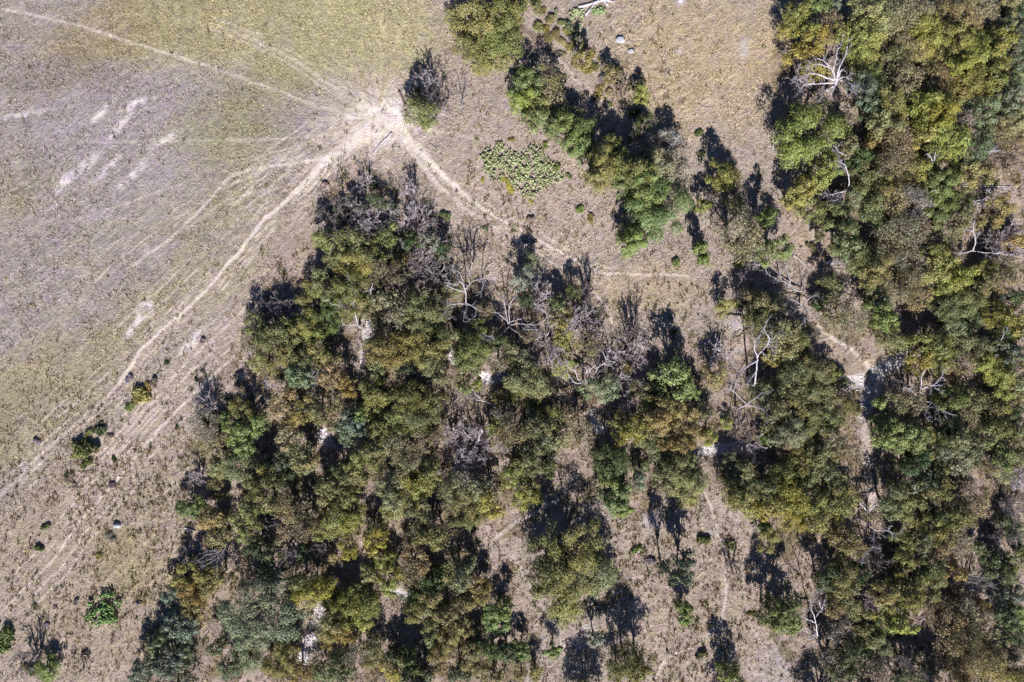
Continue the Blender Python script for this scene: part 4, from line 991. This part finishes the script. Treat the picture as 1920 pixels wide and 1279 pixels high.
log([(750, 170), (757, 186), (764, 198)], .09, 'thinner dark pole alongside the weathered log', (.38, .3, .28))
log([(345, 990), (355, 993), (366, 996)], .14, 'small pale log at the left edge of the lower wood', (.9, .9, .92))
log([(1085, 15), (1105, 10), (1130, 2), (1150, 5)], .22, 'thick white fallen log on the top edge', (1, 1, 1.02))
log([(1098, 30), (1112, 12), (1130, -6)], .2, 'white fallen log crossing the thick one on the top edge', (1, 1, 1.02))
log([(1140, 12), (1128, -2), (1120, -12)], .18, 'shorter white log right end of the top edge pile', (1, 1, 1.02))
log([(1486, 478), (1505, 493), (1520, 510)], .09, 'thin pale pole below the bright green tree by the fallen tree', (.85, .82, .82))
log([(1805, 350), (1850, 350), (1900, 351)], .10, 'thin white pole lying level near the right edge', (1, 1, 1))
log([(1812, 1100), (1826, 1106)], .2, 'short pale stump in the lower right wood', (.75, .75, .78))
log([(1016, 1203), (1024, 1194), (1030, 1192)], .06, 'small curved stick at the lower glade edge', (.85, .82, .82))

# stones and slabs
def rock(px, py, rx, ry, h, label, name='rock', seed=1, flat=True, mat=None, cat='rock'):
    rr = np.random.RandomState(seed)
    n = 6 if name == 'stone_slab' else 11
    a = np.sort(rr.uniform(0, 2 * np.pi, n)) * .4 + np.linspace(0, 2 * np.pi, n, endpoint=False) * .6 + .2
    q = rr.uniform(.75, 1.15, n)
    x0, y0, _ = px2w(px, py); z = ground_z(x0, y0)
    rings = []
    for f, hh in ((1.03, -.2), (1.0, h * .55), (.93 if flat else .72, h * .95), (.5, h * (1.0 if flat else 1.25))):
        rings.append(np.stack([np.cos(a) * q * rx * S * f, np.sin(a) * q * ry * S * f, np.full(n, hh) + rr.uniform(-.03, .03, n)], 1))
    V_ = np.concatenate(rings + [[[0, 0, h * (1.0 if flat else 1.3)]]])
    F_ = []
    for k in range(3):
        for j in range(n):
            A, B, C_, D_ = k * n + j, k * n + (j + 1) % n, (k + 1) * n + (j + 1) % n, (k + 1) * n + j
            F_ += [(A, B, C_), (A, C_, D_)]
    for j in range(n): F_.append((3 * n + j, 3 * n + (j + 1) % n, 4 * n))
    o = obj(name, mesh_np(name, V_, np.array(F_), mat or M_ROCK)); o.location = (x0, y0, z)
    tag(o, label, cat)
rock(1163, 75, 12, 8, .32, 'larger flat white stone slab in the beige clearing', 'stone_slab', 3)
rock(1182, 97, 7, 5, .25, 'smaller flat white stone slab below the larger one', 'stone_slab', 5)
rock(219, 985, 7, 6, .45, 'pale boulder alone in the lower left field', 'boulder', 7, False)
rock(1275, 2, 6, 6, .35, 'pale stone at the top edge of the beige clearing', 'boulder', 9, False)
rock(1553, 493, 8, 6, .6, 'pale rock beside the twig pile right of the fallen tree', 'boulder', 11, False)
rock(1411, 1068, 4, 3, .3, 'small white stone in the lower clearing', 'boulder', 13, False)

# ------------------------------------------------------------------ prickly pear
def prickly(cx, cy, rx, ry, n, label, col, seed, hgt=.38):
    rr = np.random.RandomState(seed)
    x0, y0, _ = px2w(cx, cy, .4)
    nn = int(n * 2.2)
    a = rr.uniform(0, 2 * np.pi, nn); q = np.sqrt(rr.uniform(0, 1, nn))
    X_ = np.cos(a) * q * rx * S * (1 + .2 * np.sin(a * 3 + seed)); Y_ = np.sin(a) * q * ry * S * (1 + .18 * np.sin(a * 4 + seed))
    m = (fbm(X_ + x0, Y_ + y0, .55, 55, 2) > .42) & (rr.rand(nn) > .85 * q ** 2)
    X_, Y_ = X_[m][:n], Y_[m][:n]; n = len(X_)
    Z_ = height(X_ + x0, Y_ + y0) - ground_z(x0, y0) + rr.uniform(.1, hgt, n)
    Cc = np.stack([X_, Y_, Z_], 1)
    Nn = rr.normal(size=(n, 3)); Nn[:, 2] = np.abs(Nn[:, 2]) * .9 + .2; Nn /= np.linalg.norm(Nn, axis=1)[:, None]
    T = rr.normal(size=(n, 3)) + np.array([0, 0, .8]); T -= Nn * (T * Nn).sum(1)[:, None]; T /= np.linalg.norm(T, axis=1)[:, None]
    B = np.cross(Nn, T); s = rr.uniform(.10, .17, n)[:, None]
    k = 8; an = np.arange(k) * 2 * np.pi / k
    rim = Cc[:, None] + T[:, None] * (np.cos(an)[None, :, None] * s[:, None] * 1.25) + B[:, None] * (np.sin(an)[None, :, None] * s[:, None] * .9)
    Vv = np.concatenate([rim, (Cc + Nn * .035)[:, None], (Cc - Nn * .035)[:, None]], 1)
    base = (np.arange(n) * (k + 2))[:, None, None]
    j = np.arange(k)
    f1 = np.stack([j, (j + 1) % k, np.full(k, k)], 1)[None]; f2 = np.stack([(j + 1) % k, j, np.full(k, k + 1)], 1)[None]
    F_ = (np.concatenate([f1, f2], 1) + base).reshape(-1, 3)
    ti = np.repeat(np.clip(.55 + rr.normal(size=n) * .2, 0, 1), 2 * k); tu = np.repeat(rr.uniform(0, .4, n), 2 * k)
    t = empty('prickly_pear', (x0, y0, ground_z(x0, y0)))
    o = obj('pads', mesh_np('pads', Vv.reshape(-1, 3), F_, M_PAD, False, {'tint': ('FLOAT', 'FACE', ti), 'turn': ('FLOAT', 'FACE', tu)}), t)
    o.color = (*lin(col), 1)
    o['kind'] = 'stuff'
    tag(t, label, 'cactus')
prickly(940, 305, 42, 34, 1100, 'pale green prickly pear patch, upper left part of the big one', (150, 156, 116), 1)
prickly(1000, 322, 50, 44, 1700, 'pale green prickly pear patch, broader lower right part of the big one', (150, 156, 116), 2)
prickly(195, 1128, 30, 16, 500, 'green prickly pear clump, upper half of the round clump low on the left', (104, 134, 76), 3, .9)
prickly(190, 1156, 30, 17, 500, 'green prickly pear clump, lower half of the round clump low on the left', (104, 134, 76), 4, .9)
prickly(1082, 28, 16, 14, 200, 'small prickly pear patch left of the white logs on the top edge', (150, 160, 118), 5)
prickly(1122, 20, 14, 10, 160, 'small prickly pear patch beneath the white logs on the top edge', (140, 156, 112), 6)
prickly(1075, 50, 20, 9, 120, 'thin scatter of prickly pear below the top edge logs', (150, 160, 118), 7)

# yellow flowering weeds beside the cactus
for i, (px, py, r, l) in enumerate([(950,345,9,'bright yellow weed clump at the lower left of the cactus patch'),(945,335,8,'bright yellow weed clump against the cactus patch edge'),(996,378,5,'small yellow weed tuft under the cactus patch'),
                                  (958,356,7,'lowest yellow weed clump left under the cactus patch'),(905,340,6,'small brown-yellow weed tuft left of the cactus patch')]):
    x, y, _ = px2w(px, py)
    o = obj('yellow_weed', SHRUB[i]); o.location = (x, y, ground_z(x, y)); f = r * S / .8; o.scale = (f, f, f * .7); o.color = (*lin((158, 152, 70)), 1)
    tag(o, l, 'weed', 'yellow weeds by the cactus')

# ------------------------------------------------------------------ ground litter: tufts, weeds, stones, sticks
def scatter(n, seed, dens):
    rr = np.random.RandomState(seed)
    X_ = rr.uniform(-81, 81, n); Y_ = rr.uniform(-56, 56, n)
    m = rr.rand(n) < dens(X_, Y_, X_ / S + 960, 639.5 - Y_ / S)
    return X_[m], Y_[m], rr

def tufts(name, X_, Y_, rr, cols, size, blades, wid):
    n = len(X_)
    Z_ = surf_z(X_, Y_)
    s = size * rr.uniform(.6, 1.5, n)
    idx = np.repeat(np.arange(n), blades); m = len(idx)
    a = rr.uniform(0, 2 * np.pi, m); lean = rr.uniform(.3, 1.0, m)
    L = s[idx] * rr.uniform(.6, 1.2, m)
    bx = X_[idx] + rr.normal(size=m) * s[idx] * .22; by = Y_[idx] + rr.normal(size=m) * s[idx] * .22; bz = Z_[idx] - .03
    tx = bx + np.cos(a) * L * lean * .8; ty = by + np.sin(a) * L * lean * .8; tz = bz + L * (1.15 - lean * .6)
    px_ = -np.sin(a) * wid * s[idx]; py_ = np.cos(a) * wid * s[idx]
    Vv = np.stack([np.stack([bx - px_, by - py_, bz], 1), np.stack([bx + px_, by + py_, bz], 1), np.stack([tx, ty, tz], 1)], 1).reshape(-1, 3)
    F_ = np.arange(m * 3).reshape(-1, 3)
    C = cols(X_, Y_, rr)[idx] * rr.uniform(.75, 1.25, m)[:, None]
    C4 = np.concatenate([C, np.ones((m, 1))], 1)
    o = obj(name, mesh_np(name, Vv, F_, M_STRAW, False, {'shade': ('FLOAT_COLOR', 'FACE', C4)}))
    return tag(o, kind='stuff')

def grass_dens(X_, Y_, px, py):
    _, G, _ = cover(X_, Y_)
    return np.clip(G * G * 1.6 * smooth(.36, .62, fbm(X_, Y_, 1.8, 71, 4)) * (.35 + .65 * smooth(.3, .6, fbm(X_, Y_, 12, 73, 3))), 0, 1)
X_, Y_, rr = scatter(120000, 11, grass_dens)
def straw_cols(X_, Y_, rr):
    C, _, _ = cover(X_, Y_)
    return np.minimum(C * np.array([1.1, 1.04, .9]) * rr.uniform(.8, 1.3, len(X_))[:, None], .62)
o = tufts('dry_grass', X_, Y_, rr, straw_cols, .30, 5, .17)
o['label'] = 'short dry straw-coloured grass tufts over the open ground'; o['category'] = 'grass'

def weed_dens(X_, Y_, px, py):
    d = np.zeros(px.shape)
    for cx, cy, rx, ry, k in [(230, 1050, 210, 250, 1.05), (330, 880, 90, 130, .7), (1000, 360, 240, 150, .6), (1400, 400, 110, 120, .45), (1110, 150, 120, 120, 1.0), (1280, 1120, 240, 220, 1.15), (1230, 600, 150, 80, .7), (1480, 1010, 70, 60, .5), (60, 60, 1, 1, 0), (380, 700, 150, 110, .3), (1530, 440, 60, 90, .7), (700, 320, 90, 90, .5), (1000, 1060, 50, 100, .6)]:
        d = np.maximum(d, k * np.exp(-(((px - cx) / rx) ** 2 + ((py - cy) / ry) ** 2)))
    fo = in_poly(px, py, FOREST)
    d = np.where(fo, .9, d)
    return np.clip(.012 + d * smooth(.36, .58, fbm(X_, Y_, 1.5, 75, 3)) * (.4 + .6 * smooth(.25, .6, fbm(X_, Y_, 7, 76, 2))), 0, 1)
X_, Y_, rr = scatter(74000, 12, weed_dens)
pal = np.array([lin((96, 84, 52)), lin((112, 100, 60)), lin((88, 92, 52)), lin((136, 112, 86)), lin((78, 72, 52)), lin((156, 142, 100)), lin((176, 160, 124)), lin((170, 150, 128))])
o = tufts('low_weeds', X_, Y_, rr, lambda a, b, q: pal[q.randint(0, len(pal), len(a))], .42, 8, .13)
o['label'] = 'low brown and green weeds dotted over the ground'; o['category'] = 'weeds'

# creek stones
def creek_dens(X_, Y_, px, py):
    d = np.full(px.shape, 1e9)
    for pts, r in CREEK:
        q, _ = seg_dist(px, py, pts); d = np.minimum(d, q / r)
    return np.clip(1.25 - d, 0, 1)
X_, Y_, rr = scatter(520000, 13, creek_dens)
X_, Y_ = X_[:6500], Y_[:6500]
n = len(X_)
ico = np.array([(1, 0, 0), (-1, 0, 0), (0, 1, 0), (0, -1, 0), (0, 0, 1), (0, 0, -1)], float)
icf = np.array([(4, 0, 2), (4, 2, 1), (4, 1, 3), (4, 3, 0), (5, 2, 0), (5, 1, 2), (5, 3, 1), (5, 0, 3)])
s = rr.uniform(.05, .19, n) ** 1.0
sc3 = np.stack([s * rr.uniform(.7, 1.3, n), s * rr.uniform(.7, 1.3, n), s * rr.uniform(.4, .8, n)], 1)
Vv = ico[None] * sc3[:, None] + rr.normal(size=(n, 6, 3)) * (s * .12)[:, None, None] + np.stack([X_, Y_, surf_z(X_, Y_) + .05], 1)[:, None]
F_ = (icf[None] + (np.arange(n) * 6)[:, None, None]).reshape(-1, 3)
gcol = np.array(lin((205, 198, 198)))[None] * rr.uniform(.5, 1.15, n)[:, None]
C4 = np.concatenate([np.repeat(gcol, 8, 0), np.ones((n * 8, 1))], 1)
o = obj('creek_stones', mesh_np('creek_stones', Vv.reshape(-1, 3), F_, M_STONE, False, {'shade': ('FLOAT_COLOR', 'FACE', C4)}))
tag(o, 'pale loose stones and gravel along the dry creek bed', 'stones', kind='stuff')

# fallen sticks on the forest floor and twig heap
X_, Y_, rr = scatter(5200, 14, lambda a, b, px, py: np.where(in_poly(px, py, FOREST), .8, .06))
paths = []
for x, y in zip(X_, Y_):
    a = rr.uniform(0, 6.28); L = rr.uniform(.5, 2.2)
    z = ground_z(x, y)
    P_ = np.array([[x, y, z + .06], [x + math.cos(a) * L * .5, y + math.sin(a) * L * .5, z + rr.uniform(.08, .35)], [x + math.cos(a + .3) * L, y + math.sin(a + .3) * L, z + rr.uniform(.05, .4)]])
    paths.append((P_, np.array([.035, .028, .012]) * rr.uniform(.7, 1.4)))
for _ in range(90):
    x0, y0, _z = px2w(1585 + rr.normal() * 9, 490 + rr.normal() * 8); a = rr.uniform(0, 6.28); z = ground_z(x0, y0)
    paths.append((np.array([[x0, y0, z + .1], [x0 + math.cos(a) * .6, y0 + math.sin(a) * .6, z + rr.uniform(.2, .7)], [x0 + math.cos(a) * 1.2, y0 + math.sin(a) * 1.2, z + rr.uniform(.1, .6)]]), np.array([.04, .035, .02])))
o = obj('fallen_sticks', mesh_np('fallen_sticks', *tube_np(paths, 3), M_TWIG)); o.color = (.85, .8, .8, 1)
tag(o, 'grey fallen sticks littered on the forest floor', 'sticks', kind='stuff')

write_labels()
print('TREES', len(kept), 'tris', sum(len(m.loops) - 2 * len(m.polygons) for m in bpy.data.meshes))
